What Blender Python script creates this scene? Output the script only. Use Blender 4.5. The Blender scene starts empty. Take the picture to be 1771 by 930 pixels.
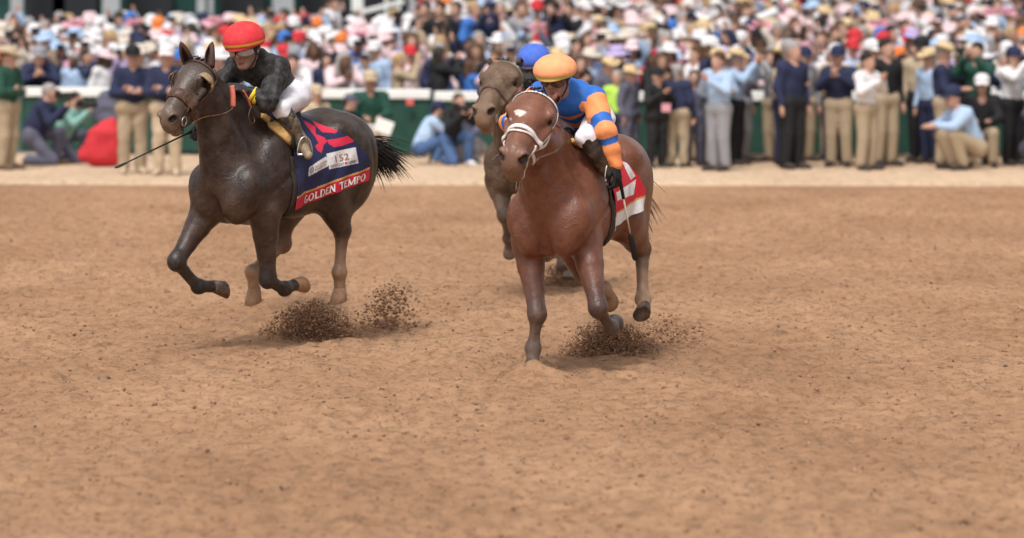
import bpy, bmesh, math, random
import numpy as np
from mathutils import Vector, Matrix

# ------------------------------------------------------------------ camera, sky, sun, exposure
SC = bpy.context.scene
COL = SC.collection
R = math.radians
FPX, CAMH, HOR, CX = 6667.0, 2.617, -14.0, 600.0     # focal length in photo pixels, lens height, horizon row, axis column

cam_d = bpy.data.cameras.new('camera')
cam = bpy.data.objects.new('camera', cam_d); COL.objects.link(cam)
cam.location = (0, 0, CAMH); cam.rotation_euler = (R(90), 0, 0)
cam_d.sensor_width = 36.0
cam_d.lens = FPX * 36.0 / 1771.0
cam_d.shift_x = (885.5 - CX) / 1771.0
cam_d.shift_y = -(465.0 - HOR) / 1771.0
cam_d.clip_start = 1.0; cam_d.clip_end = 3000.0
cam_d.dof.use_dof = True
cam_d.dof.focus_distance = 27.3
cam_d.dof.aperture_fstop = 1.8
SC.camera = cam

world = bpy.data.worlds.new('World'); SC.world = world; world.use_nodes = True
wn = world.node_tree.nodes; wl = world.node_tree.links
bg = wn['Background']
sky = wn.new('ShaderNodeTexSky'); sky.sky_type = 'NISHITA'; sky.sun_disc = False
SUN_EL, SUN_ROT = R(58), R(200)
sky.sun_elevation = SUN_EL; sky.sun_rotation = SUN_ROT; sky.dust_density = 4.0; sky.air_density = 1.0
hsv = wn.new('ShaderNodeHueSaturation'); hsv.inputs['Saturation'].default_value = 0.14   # cloud cover: nearly grey light
wl.new(sky.outputs['Color'], hsv.inputs['Color']); wl.new(hsv.outputs['Color'], bg.inputs['Color'])
bg.inputs['Strength'].default_value = 0.12

sun_d = bpy.data.lights.new('sun', 'SUN'); sun_d.energy = 1.5; sun_d.angle = R(12); sun_d.color = (1.0, 0.955, 0.90)
sun = bpy.data.objects.new('sun', sun_d); COL.objects.link(sun)
sd = Vector((math.sin(SUN_ROT) * math.cos(SUN_EL), math.cos(SUN_ROT) * math.cos(SUN_EL), math.sin(SUN_EL)))
sun.rotation_euler = sd.to_track_quat('Z', 'Y').to_euler()

SC.view_settings.view_transform = 'Standard'; SC.view_settings.look = 'None'
SC.view_settings.gamma = 1.0; SC.view_settings.use_curve_mapping = False
SC.view_settings.exposure = 0.60
SC.render.engine = 'CYCLES'
SC.cycles.use_denoising = True
SC.cycles.max_bounces = 5
SC.render.film_transparent = False

# ------------------------------------------------------------------ helpers: pixels to places, frames
def world_at(px, py, Y):
    return np.array([(px - CX) / FPX * Y, Y, CAMH - (py - HOR) / FPX * Y])
def ground_at(px, py):
    Y = FPX * CAMH / (py - HOR)
    return np.array([(px - CX) / FPX * Y, Y, 0.0])

class Frame:
    """a standing place: origin on the ground, x forward, y to the left, z up"""
    def __init__(s, X, Y, theta):
        s.o = np.array([X, Y, 0.0]); t = R(theta); s.theta = theta
        s.f = np.array([-math.sin(t), -math.cos(t), 0.0]); s.l = np.array([math.cos(t), -math.sin(t), 0.0])
        s.rz = math.atan2(s.f[1], s.f[0])
    def P(s, px, py, y=0.0):                 # the point seen at (px,py) in the fore-and-aft plane y
        a = (px - CX) / FPX
        Y = (y + s.o[0] * s.l[0] + s.o[1] * s.l[1]) / (a * s.l[0] + s.l[1])
        return s.loc(np.array([a * Y, Y, CAMH - (py - HOR) / FPX * Y]))
    def Q(s, px, py, x=0.0):                 # the point seen at (px,py) in the crosswise plane x
        a = (px - CX) / FPX
        Y = (x + s.o[0] * s.f[0] + s.o[1] * s.f[1]) / (a * s.f[0] + s.f[1])
        return s.loc(np.array([a * Y, Y, CAMH - (py - HOR) / FPX * Y]))
    def loc(s, w):
        d = w - s.o
        return np.array([d @ s.f, d @ s.l, d[2]])
    def wld(s, p):
        return s.o + p[0] * s.f + p[1] * s.l + np.array([0, 0, p[2]])
    def pix(s, p):
        w = s.wld(np.asarray(p, float)); return (CX + FPX * w[0] / w[1], HOR + FPX * (CAMH - w[2]) / w[1])
    def place(s, o):
        o.location = s.o; o.rotation_euler = (0, 0, s.rz)

# ------------------------------------------------------------------ helpers: distance-field modelling
def V(*a): return np.array(a, float)

class SDF:
    def __init__(s): s.pr = []
    def cone(s, a, b, ra, rb, k=0.04, sq=(1, 1, 1), col=None, op='add'):
        s.pr.append(('c', np.array(a, float), np.array(b, float), ra, rb, k, np.array(sq, float), col, op)); return s
    def chain(s, pts, rs, k=0.04, sq=(1, 1, 1), col=None, cols=None):
        for i in range(len(pts) - 1):
            s.cone(pts[i], pts[i + 1], rs[i], rs[i + 1], k if i == 0 else min(k, 0.014), sq, cols[i] if cols else col)
        return s
    def ell(s, c, r, k=0.04, M=None, col=None, op='add'):
        s.pr.append(('e', np.array(c, float), np.array(r, float), M, None, k, None, col, op)); return s
    @staticmethod
    def _d(p, X):
        if p[0] == 'c':
            _, a, b, ra, rb, k, sq, col, op = p
            q = (X - a) / sq; ba = (b - a) / sq
            L2 = max(ba @ ba, 1e-12)
            t = np.clip((q @ ba) / L2, 0, 1)
            return (np.sqrt(((q - t[..., None] * ba) ** 2).sum(-1)) - (ra + (rb - ra) * t)) * min(sq)
        _, c, r, M, _, k, _, col, op = p
        q = X - c
        if M is not None: q = q @ M            # columns of M are the ellipsoid's axes
        k0 = np.sqrt(((q / r) ** 2).sum(-1)); k1 = np.sqrt(((q / (r * r)) ** 2).sum(-1))
        return np.where(k0 < 1e-6, -min(r), k0 * (k0 - 1.0) / np.maximum(k1, 1e-9))
    def bounds(s, p):
        if p[0] == 'c':
            _, a, b, ra, rb, k, sq, col, op = p; r = max(ra, rb) * np.maximum(sq, 0) / 1.0
            return np.minimum(a, b) - r, np.maximum(a, b) + r
        r = p[2] if p[3] is None else np.full(3, max(p[2]))
        return p[1] - r, p[1] + r
    def at(s, X):
        D = np.full(X.shape[:-1], 1.0)
        for p in s.pr: D = s._mix(D, s._d(p, X), p[5], p[8])
        return D
    @staticmethod
    def _mix(D, d, k, op):
        if op == 'add':
            h = np.maximum(k - np.abs(D - d), 0) / max(k, 1e-6); return np.minimum(D, d) - h * h * k * 0.25
        d = -d
        h = np.maximum(k - np.abs(D - d), 0) / max(k, 1e-6); return np.maximum(D, d) + h * h * k * 0.25
    def mesh(s, h):
        los, his = zip(*[s.bounds(p) for p in s.pr if p[8] == 'add'])
        lo = np.min(los, 0) - 3 * h; hi = np.max(his, 0) + 3 * h
        n = np.ceil((hi - lo) / h).astype(int) + 1
        D = np.full(n, 0.5, np.float32)
        ax = [lo[i] + h * np.arange(n[i]) for i in range(3)]
        for p in s.pr:
            a, b = s.bounds(p); m = p[5] + 2.5 * h
            i0 = np.clip(np.floor((a - m - lo) / h).astype(int), 0, n - 1); i1 = np.clip(np.ceil((b + m - lo) / h).astype(int) + 1, 1, n)
            if np.any(i1 <= i0): continue
            X = np.stack(np.meshgrid(*[ax[i][i0[i]:i1[i]] for i in range(3)], indexing='ij'), -1)
            sl = tuple(slice(i0[i], i1[i]) for i in range(3))
            D[sl] = s._mix(D[sl], s._d(p, X), p[5], p[8])
        s.grid = (D, lo, h)
        v, f = surface_nets(D, lo, h)
        return v, f
    def near(s, X):
        """distance read from the grid that mesh() filled (exact near the surface)"""
        D, lo, h = s.grid; n = np.array(D.shape); q = (X - lo) / h
        out = np.any((q < 0) | (q > n - 1.001), axis=-1); q = np.clip(q, 0, n - 1.001); i = q.astype(int); f = q - i
        r = 0.0
        for a in (0, 1):
            for b in (0, 1):
                for c in (0, 1):
                    w = (f[..., 0] if a else 1 - f[..., 0]) * (f[..., 1] if b else 1 - f[..., 1]) * (f[..., 2] if c else 1 - f[..., 2])
                    r = r + w * D[i[..., 0] + a, i[..., 1] + b, i[..., 2] + c]
        return np.where(out, 0.5, r)
    def colours(s, v, base, sig=0.018):
        W = np.full(len(v), 1e-9); C = np.tile(np.array(base, float), (len(v), 1)) * 1e-9
        for p in s.pr:
            if p[8] != 'add': continue
            c = np.array(p[7] if p[7] is not None else base, float)
            w = np.exp(-np.clip(s._d(p, v) + 0.01, 0, 1) / sig); W += w; C += w[:, None] * c
        C = C / W[:, None]
        for p in s.pr:
            if p[8] == 'sub' and p[7] is not None and p[0] == 'e':
                w = np.exp(-np.clip(s._d(p, v), 0, 1) / 0.005)[:, None]; C = C * (1 - w) + w * np.array(p[7], float)
        return C

def surface_nets(D, lo, h):
    S = D < 0
    n = np.array(D.shape)
    cnt = np.zeros(n - 1, np.int8)
    offs = [(i, j, k) for i in (0, 1) for j in (0, 1) for k in (0, 1)]
    for (i, j, k) in offs:
        cnt += S[i:n[0] - 1 + i, j:n[1] - 1 + j, k:n[2] - 1 + k]
    act = (cnt > 0) & (cnt < 8)
    idx = np.argwhere(act)
    ids = np.full(n - 1, -1, np.int64); ids[act] = np.arange(len(idx))
    acc = np.zeros((len(idx), 3)); num = np.zeros(len(idx))
    for ax in range(3):
        for (p, q) in ((0, 0), (0, 1), (1, 0), (1, 1)):
            o0 = [0, 0, 0]; oth = [a for a in range(3) if a != ax]; o0[oth[0]] = p; o0[oth[1]] = q
            o1 = list(o0); o1[ax] = 1
            a = D[tuple((idx + o0).T)].astype(float); b = D[tuple((idx + o1).T)].astype(float)
            m = (a < 0) != (b < 0)
            t = np.where(m, a / np.where(m, a - b, 1), 0)
            pos = np.tile(np.array(o0, float), (len(idx), 1)); pos[:, ax] = t
            acc[m] += pos[m]; num[m] += 1
    v = lo + h * (idx + acc / num[:, None])
    faces = []
    for ax in range(3):
        o = [a for a in range(3) if a != ax]
        sl0 = [slice(None)] * 3; sl1 = [slice(None)] * 3; sl0[ax] = slice(0, -1); sl1[ax] = slice(1, None)
        for a_ in o:
            sl0[a_] = slice(1, -1); sl1[a_] = slice(1, -1)
        A = S[tuple(sl0)]; B = S[tuple(sl1)]
        e = np.argwhere(A != B); flip = A[tuple(e.T)]
        e = e.copy()
        for a_ in o: e[:, a_] += 1
        def cell(d0, d1):
            c = e.copy(); c[:, o[0]] -= d0; c[:, o[1]] -= d1; return ids[tuple(c.T)]
        q = np.stack([cell(1, 1), cell(0, 1), cell(0, 0), cell(1, 0)], 1)
        if ax == 1: flip = ~flip
        q[~flip] = q[~flip][:, ::-1]
        faces.append(q)
    return v, np.concatenate(faces)

def new_mesh(name, v, f, smooth=True):
    me = bpy.data.meshes.new(name)
    v = np.asarray(v, float)
    if isinstance(f, np.ndarray) and f.ndim == 2:
        me.vertices.add(len(v)); me.vertices.foreach_set('co', v.ravel())
        m = f.shape[1]
        me.loops.add(f.size); me.loops.foreach_set('vertex_index', f.ravel().astype(np.int32))
        me.polygons.add(len(f)); me.polygons.foreach_set('loop_start', np.arange(0, f.size, m, dtype=np.int32))
        me.update(calc_edges=True)
    else:
        me.from_pydata([tuple(p) for p in v], [], [tuple(int(i) for i in q) for q in f]); me.update()
    if smooth: me.polygons.foreach_set('use_smooth', np.ones(len(me.polygons), bool))
    return me

def set_colours(me, C, name='Col'):
    a = me.color_attributes.new(name, 'FLOAT_COLOR', 'POINT')
    C4 = np.ones((len(C), 4), np.float32); C4[:, :C.shape[1]] = C
    a.data.foreach_set('color', C4.ravel())

def link(name, me, mat=None, parent=None):
    o = bpy.data.objects.new(name, me); COL.objects.link(o)
    if mat is not None:
        for m in (mat if isinstance(mat, (list, tuple)) else [mat]): me.materials.append(m)
    if parent is not None: o.parent = parent
    return o
def tag(o, label=None, cat=None, group=None, kind=None):
    for k, v in (('label', label), ('category', cat), ('group', group), ('kind', kind)):
        if v: o[k] = v
    return o

# ------------------------------------------------------------------ helpers: plain shapes
class MB:
    """collects boxes, tubes, ribbons and lathes into one mesh"""
    def __init__(s): s.v = []; s.f = []; s.c = []
    def add(s, v, f, col=None):
        o = len(s.v); s.v += [tuple(p) for p in v]; s.f += [tuple(i + o for i in q) for q in f]
        if col is not None: s.c += [tuple(col)] * len(v)
    def box(s, c, d, rot=None, col=None):
        c = np.array(c, float); d = np.array(d, float) / 2
        p = [np.array([x, y, z]) * d for x in (-1, 1) for y in (-1, 1) for z in (-1, 1)]
        if rot is not None: p = [rot @ q for q in p]
        s.add([c + q for q in p], [(0, 1, 3, 2), (4, 6, 7, 5), (0, 4, 5, 1), (2, 3, 7, 6), (0, 2, 6, 4), (1, 5, 7, 3)], col)
    def tube(s, pts, r, n=8, col=None, flat=1.0, up=None):
        pts = [np.array(p, float) for p in pts]; m = len(pts)
        rs = r if isinstance(r, (list, tuple, np.ndarray)) else [r] * m
        vv = []; prev = None
        for i in range(m):
            t = pts[min(i + 1, m - 1)] - pts[max(i - 1, 0)]; t = t / (np.linalg.norm(t) + 1e-9)
            ref = np.array(up, float) if up is not None else (prev if prev is not None else (np.array([0, 0, 1.0]) if abs(t[2]) < 0.9 else np.array([1.0, 0, 0])))
            b = ref - (ref @ t) * t; b = b / (np.linalg.norm(b) + 1e-9); prev = b; c = np.cross(t, b)
            for j in range(n):
                a = 2 * math.pi * j / n
                vv.append(pts[i] + rs[i] * (math.cos(a) * b * flat + math.sin(a) * c))
        ff = [(i * n + j, i * n + (j + 1) % n, (i + 1) * n + (j + 1) % n, (i + 1) * n + j) for i in range(m - 1) for j in range(n)]
        ff += [tuple(range(n - 1, -1, -1)), tuple((m - 1) * n + j for j in range(n))]
        s.add(vv, ff, col)
    def build(s, name, mat, parent=None, smooth=True):
        me = new_mesh(name, s.v, s.f, smooth)
        if s.c and len(s.c) == len(s.v): set_colours(me, np.array(s.c))
        return link(name, me, mat, parent)

def spline(pts, n=8):
    """points through the given ones (Catmull-Rom)"""
    P = [np.array(p, float) for p in pts]; P = [2 * P[0] - P[1]] + P + [2 * P[-1] - P[-2]]
    out = []
    for i in range(1, len(P) - 2):
        for t in np.linspace(0, 1, n, endpoint=False):
            a, b, c, d = P[i - 1:i + 3]
            out.append(0.5 * ((2 * b) + (-a + c) * t + (2 * a - 5 * b + 4 * c - d) * t * t + (-a + 3 * b - 3 * c + d) * t ** 3))
    out.append(P[-2]); return out

# ------------------------------------------------------------------ materials
MATS = {}
def mat(name, col=(0.5, 0.5, 0.5), rough=0.6, noise=0.0, nscale=30.0, bump=0.0, bscale=60.0, attr=None, objcol=False, sheen=0.0, metal=0.0, spec=0.25,
        dust=None, dustamt=0.0, dscale=9.0, sss=0.0, alpha=None, fine=0.0, fscale=110.0, speck=None, speckamt=0.0, veins=0.0):
    if name in MATS: return MATS[name]
    m = bpy.data.materials.new(name); m.use_nodes = True; MATS[name] = m
    nt = m.node_tree; N = nt.nodes; L = nt.links; b = N['Principled BSDF']
    b.inputs['Roughness'].default_value = rough; b.inputs['Metallic'].default_value = metal
    b.inputs['Specular IOR Level'].default_value = spec
    if sheen: b.inputs['Sheen Weight'].default_value = sheen; b.inputs['Sheen Roughness'].default_value = 0.4
    if sss: b.inputs['Subsurface Weight'].default_value = sss; b.inputs['Subsurface Radius'].default_value = (0.02, 0.008, 0.004)
    if attr:
        a = N.new('ShaderNodeAttribute'); a.attribute_name = attr; src = a.outputs['Color']
    elif objcol:
        a = N.new('ShaderNodeObjectInfo'); src = a.outputs['Color']
    else:
        a = N.new('ShaderNodeRGB'); a.outputs[0].default_value = (*col, 1); src = a.outputs[0]
    tc = N.new('ShaderNodeTexCoord')
    if noise:
        nz = N.new('ShaderNodeTexNoise'); nz.inputs['Scale'].default_value = nscale; nz.inputs['Detail'].default_value = 5
        L.new(tc.outputs['Object'], nz.inputs['Vector'])
        mr = N.new('ShaderNodeMapRange'); mr.inputs['From Min'].default_value = 0.25; mr.inputs['From Max'].default_value = 0.75
        mr.inputs['To Min'].default_value = 1 - noise; mr.inputs['To Max'].default_value = 1 + noise
        L.new(nz.outputs['Fac'], mr.inputs['Value'])
        mx = N.new('ShaderNodeVectorMath'); mx.operation = 'SCALE'
        L.new(src, mx.inputs[0]); L.new(mr.outputs['Result'], mx.inputs['Scale']); src = mx.outputs['Vector']
    if dust is not None:
        nz = N.new('ShaderNodeTexNoise'); nz.inputs['Scale'].default_value = dscale; nz.inputs['Detail'].default_value = 8; nz.inputs['Roughness'].default_value = 0.7
        L.new(tc.outputs['Object'], nz.inputs['Vector'])
        mr = N.new('ShaderNodeMapRange'); mr.inputs['From Min'].default_value = 0.45; mr.inputs['From Max'].default_value = 0.75; mr.inputs['To Max'].default_value = dustamt
        L.new(nz.outputs['Fac'], mr.inputs['Value'])
        mx = N.new('ShaderNodeMix'); mx.data_type = 'RGBA'
        L.new(mr.outputs['Result'], mx.inputs['Factor']); L.new(src, mx.inputs['A']); mx.inputs['B'].default_value = (*dust, 1); src = mx.outputs['Result']
    if speck is not None:
        nz = N.new('ShaderNodeTexNoise'); nz.inputs['Scale'].default_value = 75; nz.inputs['Detail'].default_value = 3
        L.new(tc.outputs['Object'], nz.inputs['Vector'])
        mr = N.new('ShaderNodeMapRange'); mr.inputs['From Min'].default_value = 0.58; mr.inputs['From Max'].default_value = 0.68; mr.inputs['To Max'].default_value = speckamt
        L.new(nz.outputs['Fac'], mr.inputs['Value'])
        mx = N.new('ShaderNodeMix'); mx.data_type = 'RGBA'
        L.new(mr.outputs['Result'], mx.inputs['Factor']); L.new(src, mx.inputs['A']); mx.inputs['B'].default_value = (*speck, 1); src = mx.outputs['Result']
    L.new(src, b.inputs['Base Color'])
    if bump:
        nb = N.new('ShaderNodeTexNoise'); nb.inputs['Scale'].default_value = bscale; nb.inputs['Detail'].default_value = 6
        L.new(tc.outputs['Object'], nb.inputs['Vector'])
        bp = N.new('ShaderNodeBump'); bp.inputs['Strength'].default_value = bump; bp.inputs['Distance'].default_value = 0.02
        L.new(nb.outputs['Fac'], bp.inputs['Height']); out = bp.outputs['Normal']
        if fine:
            nf = N.new('ShaderNodeTexNoise'); nf.inputs['Scale'].default_value = fscale; nf.inputs['Detail'].default_value = 4; L.new(tc.outputs['Object'], nf.inputs['Vector'])
            b2 = N.new('ShaderNodeBump'); b2.inputs['Strength'].default_value = fine; b2.inputs['Distance'].default_value = 0.006
            L.new(nf.outputs['Fac'], b2.inputs['Height']); L.new(out, b2.inputs['Normal']); out = b2.outputs['Normal']
        if veins:
            nv = N.new('ShaderNodeTexNoise'); nv.inputs['Scale'].default_value = 5.5; nv.inputs['Detail'].default_value = 2.5; nv.inputs['Distortion'].default_value = 0.6; L.new(tc.outputs['Object'], nv.inputs['Vector'])
            s1 = N.new('ShaderNodeMath'); s1.operation = 'SUBTRACT'; s1.inputs[1].default_value = 0.5; L.new(nv.outputs['Fac'], s1.inputs[0])
            s2 = N.new('ShaderNodeMath'); s2.operation = 'ABSOLUTE'; L.new(s1.outputs[0], s2.inputs[0])
            s3 = N.new('ShaderNodeMapRange'); s3.interpolation_type = 'SMOOTHSTEP'; s3.inputs['From Max'].default_value = 0.035; s3.inputs['To Min'].default_value = 1.0; s3.inputs['To Max'].default_value = 0.0; L.new(s2.outputs[0], s3.inputs['Value'])
            b3 = N.new('ShaderNodeBump'); b3.inputs['Strength'].default_value = veins; b3.inputs['Distance'].default_value = 0.006
            L.new(s3.outputs['Result'], b3.inputs['Height']); L.new(out, b3.inputs['Normal']); out = b3.outputs['Normal']
        L.new(out, b.inputs['Normal'])
    if alpha is not None: b.inputs['Alpha'].default_value = alpha
    return m
# ------------------------------------------------------------------ the horses
def unit(v): v = np.asarray(v, float); return v / (np.linalg.norm(v) + 1e-12)

class Head:
    """u runs from poll to muzzle, n out of the forehead, w to the horse's left"""
    def __init__(s, poll, muz, side=(0, 1, 0), size=1.0, kn=1.32, kw=1.34):
        s.o = np.array(poll, float); s.u = unit(np.array(muz) - s.o)
        w = np.array(side, float); s.w = unit(w - (w @ s.u) * s.u); s.n = np.cross(s.u, s.w) * -1.0
        if s.n[2] < 0 and s.n[0] < 0: s.n = -s.n
        s.k = size; s.kn = kn; s.kw = kw; s.M = np.stack([s.u, s.n, s.w], 1); s.r3 = np.array([1, kn, kw]) * size
    def __call__(s, u, n, w=0.0): return s.o + s.k * (u * s.u + s.kn * n * s.n + s.kw * w * s.w)

def horse_field(hd, neck_base_up, z0, legs, C, fat=1.0):
    """the whole horse as one field; legs: dict of joint lists"""
    S = SDF(); Z = lambda x, y, z: (x, y, z + z0)
    body, low = C['body'], C['belly']
    # trunk
    S.ell(Z(-0.26, fat * (0), 1.17), (0.58, fat * 0.275, 0.355), 0.05, col=body)
    S.ell(Z(-0.62, fat * (0), 1.24), (0.46, fat * 0.245, 0.285), 0.10, col=body)
    S.ell(Z(0.16, fat * (0), 1.10), (0.36, fat * 0.235, 0.31), 0.10, col=body)
    S.cone(Z(0.10, 0, 1.535), Z(-0.30, 0, 1.47), 0.075, 0.10, 0.12, (1, 0.8, 1), body)
    S.cone(Z(-0.30, 0, 1.44), Z(-0.80, 0, 1.49), 0.115, 0.115, 0.12, (1, 1.1, 1), body)
    S.cone(Z(-0.70, 0, 1.50), Z(-0.97, 0, 1.38), 0.105, 0.09, 0.12, (1, 1.1, 1), body)
    for sgn in (1, -1):
        S.ell(Z(-0.77, fat * (sgn * 0.135), 1.30), (0.315, fat * 0.165, 0.285), 0.10, col=body)         # croup and thigh
        S.ell(Z(-0.88, fat * (sgn * 0.130), 1.16), (0.165, fat * 0.125, 0.28), 0.08, col=body)
        S.ell(Z(-0.62, fat * (sgn * 0.21), 1.47), (0.085, fat * 0.06, 0.055), 0.10, col=body)           # point of hip
        Msh = np.array(Matrix.Rotation(R(-28), 3, 'Y'))
        S.ell(Z(0.15, fat * (sgn * 0.180), 1.24), (0.165, fat * 0.095, 0.35), 0.07, Msh, body)           # shoulder blade muscles
        S.ell(Z(0.05, fat * (sgn * 0.205), 1.08), (0.165, fat * 0.095, 0.215), 0.05, col=body)           # triceps
        S.ell(Z(0.425, fat * (sgn * 0.180), 1.085), (0.115, fat * 0.095, 0.16), 0.085, col=body)          # point of shoulder
        S.ell(Z(0.455, fat * (sgn * 0.108), 0.985), (0.130, fat * 0.105, 0.175), 0.085, col=C['chest'])     # breast
    S.cone(Z(0.47, 0, 1.22), Z(0.40, 0, 0.90), 0.11, 0.08, 0.07, col=C['chest'])
    S.cone(Z(0.60, 0, 1.05), Z(0.50, 0, 0.84), 0.012, 0.010, 0.07, col=C['chest'], op='sub')  # groove between the breast muscles
    for sgn in (1, -1):                                                                    # lines between the big muscles
        S.cone(Z(-0.14, sgn * 0.290 * fat, 1.34), Z(-0.10, sgn * 0.290 * fat, 1.00), 0.014, 0.018, 0.06, op='sub')
        S.cone(Z(0.02, sgn * 0.305 * fat, 1.22), Z(0.28, sgn * 0.275 * fat, 1.02), 0.010, 0.012, 0.05, op='sub')
        S.cone(Z(-0.52, sgn * 0.270 * fat, 1.30), Z(-0.56, sgn * 0.255 * fat, 1.04), 0.014, 0.020, 0.09, op='sub')
        S.cone(Z(-0.86, sgn * 0.310 * fat, 1.40), Z(-0.98, sgn * 0.262 * fat, 1.05), 0.010, 0.012, 0.05, op='sub')
        
    # neck
    nb = np.array(Z(0.24, 0, 1.27)); top = hd(0.05, -0.03)
    mid = 0.5 * (nb + hd(0.10, -0.10)) + np.array(neck_base_up)
    S.chain([nb, mid, hd(0.06, -0.085)], [0.285, 0.195, 0.125], 0.09, (1, 0.62 * fat, 1), body)
    S.chain([Z(0.06, 0, 1.50), 0.5 * (np.array(Z(0.06, 0, 1.50)) + top) + np.array([0.0, 0, 0.035]), top], [0.085, 0.07, 0.075], 0.12, (1, 0.75 * fat, 1), body)
    S.chain([Z(0.44, 0, 1.17), hd(0.20, -0.20) * 0.5 + 0.5 * np.array(Z(0.46, 0, 1.20)), hd(0.17, -0.16)], [0.165, 0.115, 0.085], 0.10, (1, 0.85 * fat, 1), body)
    for sgn in (1, -1):                                                                    # neck muscle band and jugular groove
        a = np.array(Z(0.36, sgn * 0.13 * fat, 1.18)); b = hd(0.10, -0.12, sgn * 0.055)
        S.cone(a, b, 0.075, 0.045, 0.06, col=body)
    # head
    F = C['face']; k = hd.k * hd.kn
    E = lambda c, r, kk, col=F, op='add': S.ell(hd(*c), np.array(r) * hd.r3, kk, hd.M, col, op)
    E((0.09, 0.005, 0), (0.125, 0.090, 0.098), 0.05)
    E((0.165, 0.035, 0), (0.12, 0.060, 0.088), 0.05)
    for sgn in (1, -1):
        E((0.185, -0.095, sgn * 0.040), (0.135, 0.105, 0.040), 0.035, C['jaw'])
        E((0.165, 0.050, sgn * 0.080), (0.050, 0.024, 0.024), 0.015)
        S.cone(hd(0.21, -0.002, sgn * 0.084), hd(0.39, -0.012, sgn * 0.060), 0.020 * k, 0.012 * k, 0.012, col=F)
    S.cone(hd(0.14, 0.010), hd(0.50, 0.005), 0.088 * k, 0.058 * k, 0.05, (1, 0.86, 1), F)
    S.cone(hd(0.18, 0.045), hd(0.52, 0.030), 0.045 * k, 0.032 * k, 0.04, col=F)
    S.cone(hd(0.24, -0.125), hd(0.52, -0.065), 0.052 * k, 0.036 * k, 0.04, col=C['jaw'])
    E((0.545, -0.005, 0), (0.075, 0.060, 0.050), 0.03, C['muzzle'])
    E((0.592, -0.028, 0), (0.042, 0.048, 0.043), 0.025, C['muzzle'])
    E((0.548, -0.090, 0), (0.048, 0.026, 0.036), 0.018, C['muzzle'])
    S.cone(hd(0.625, -0.073, -0.06), hd(0.625, -0.073, 0.06), 0.006, 0.006, 0.012, op='sub')
    S.cone(hd(0.60, -0.070, -0.06), hd(0.47, -0.058, -0.066), 0.007, 0.004, 0.012, op='sub')
    S.cone(hd(0.60, -0.070, 0.06), hd(0.47, -0.058, 0.066), 0.007, 0.004, 0.012, op='sub')
    for sgn in (1, -1):
        E((0.560, 0.022, sgn * 0.040), (0.050, 0.036, 0.025), 0.012, C['muzzle'])
        E((0.587, 0.024, sgn * 0.055), (0.036, 0.022, 0.027), 0.006, C['nostril_and_socket_shade'], 'sub')
        E((0.185, 0.028, sgn * 0.104), (0.034, 0.021, 0.020), 0.010, C['nostril_and_socket_shade'], 'sub')  # eye sockets: carved and also coloured dark, socket shadow put into the colour
        S.cone(hd(0.26, 0.02, sgn * 0.096), hd(0.45, 0.008, sgn * 0.074), 0.016, 0.014, 0.035, op='sub')
    # legs
    g = 1.2
    for nm, J in legs.items():
        c = C.get(nm, C['leg']); J = [np.array(j, float) for j in J]
        if nm[0] == 'f':
            el, kn, ft, ho = J; sgn = 1 if el[1] > 0 else -1
            up = np.array(Z(0.14, sgn * 0.185, 1.12))
            S.cone(up, el, 0.135, 0.105, 0.07, (1, 0.8, 1), body)
            m = el + 0.33 * (kn - el)
            cm = tuple(0.45 * np.array(c[0]) + 0.55 * np.array(c[1]))
            S.chain([el, m, el + 0.66 * (kn - el), kn], [0.112, 0.094, 0.070, 0.058], 0.05, cols=[c[0], c[0], cm])
            fw = unit(np.cross(np.array([0, 1.0, 0]), unit(kn - el)))                    # out of the front of the forearm
            S.cone(el + 0.05 * (kn - el) - 0.035 * fw, el + 0.55 * (kn - el) - 0.02 * fw, 0.072, 0.042, 0.04, col=c[0])
            S.cone(el + 0.10 * (kn - el) + 0.045 * fw, el + 0.50 * (kn - el) + 0.03 * fw, 0.060, 0.034, 0.03, col=c[0])
            S.ell(kn, (0.062, 0.058, 0.072), 0.04, col=c[1])
            S.chain([kn, kn + 0.35 * (ft - kn), kn + 0.75 * (ft - kn), ft], [0.056, 0.039, 0.037, 0.050], 0.025, col=c[1])
            fb = unit(np.cross(np.array([0, 1.0, 0]), unit(ft - kn)))
            S.cone(kn + 0.12 * (ft - kn) - 0.034 * fb, ft - 0.026 * fb, 0.017, 0.024, 0.008, col=c[1])
            S.ell(kn + 0.02 * fb, (0.050, 0.050, 0.050), 0.012, col=c[1]); S.cone(kn - 0.035 * fb, kn - 0.045 * fb + 0.04 * unit(el - kn), 0.030, 0.022, 0.02, col=c[1])
        else:
            hip, st, hk, ft, ho = J; sgn = 1 if st[1] > 0 else -1
            S.chain([hip, st], [0.20, 0.135], 0.10, (1, 0.72, 1), body)
            S.cone(hip + np.array([-0.08, 0, -0.08]), 0.45 * st + 0.55 * hk, 0.15, 0.085, 0.10, (1, 0.7, 1), body)
            S.chain([st, st + 0.45 * (hk - st), hk], [0.140, 0.108, 0.062], 0.06, (1, 0.8, 1), cols=[c[0], c[0]])
            S.cone(hip + np.array([-0.15, 0.0, -0.16]), 0.25 * st + 0.75 * hk, 0.13, 0.060, 0.09, (1, 0.8, 1), body)
            ax = unit(hk - ft)
            bk = unit(np.cross(np.array([0, -1.0, 0]), -ax)); 
            heel = hk + 0.065 * ax + 0.045 * bk
            S.ell(hk, (0.066, 0.058, 0.072), 0.03, col=c[1])
            S.cone(hk + 0.02 * bk, heel, 0.042, 0.026, 0.03, col=c[1])
            S.cone(heel, 0.5 * (st + hk) + 0.05 * bk, 0.018, 0.02, 0.03, col=c[0])
            S.chain([hk, hk + 0.3 * (ft - hk), hk + 0.8 * (ft - hk), ft], [0.060, 0.045, 0.041, 0.054], 0.03, cols=[c[1], c[2], c[2]])
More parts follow.
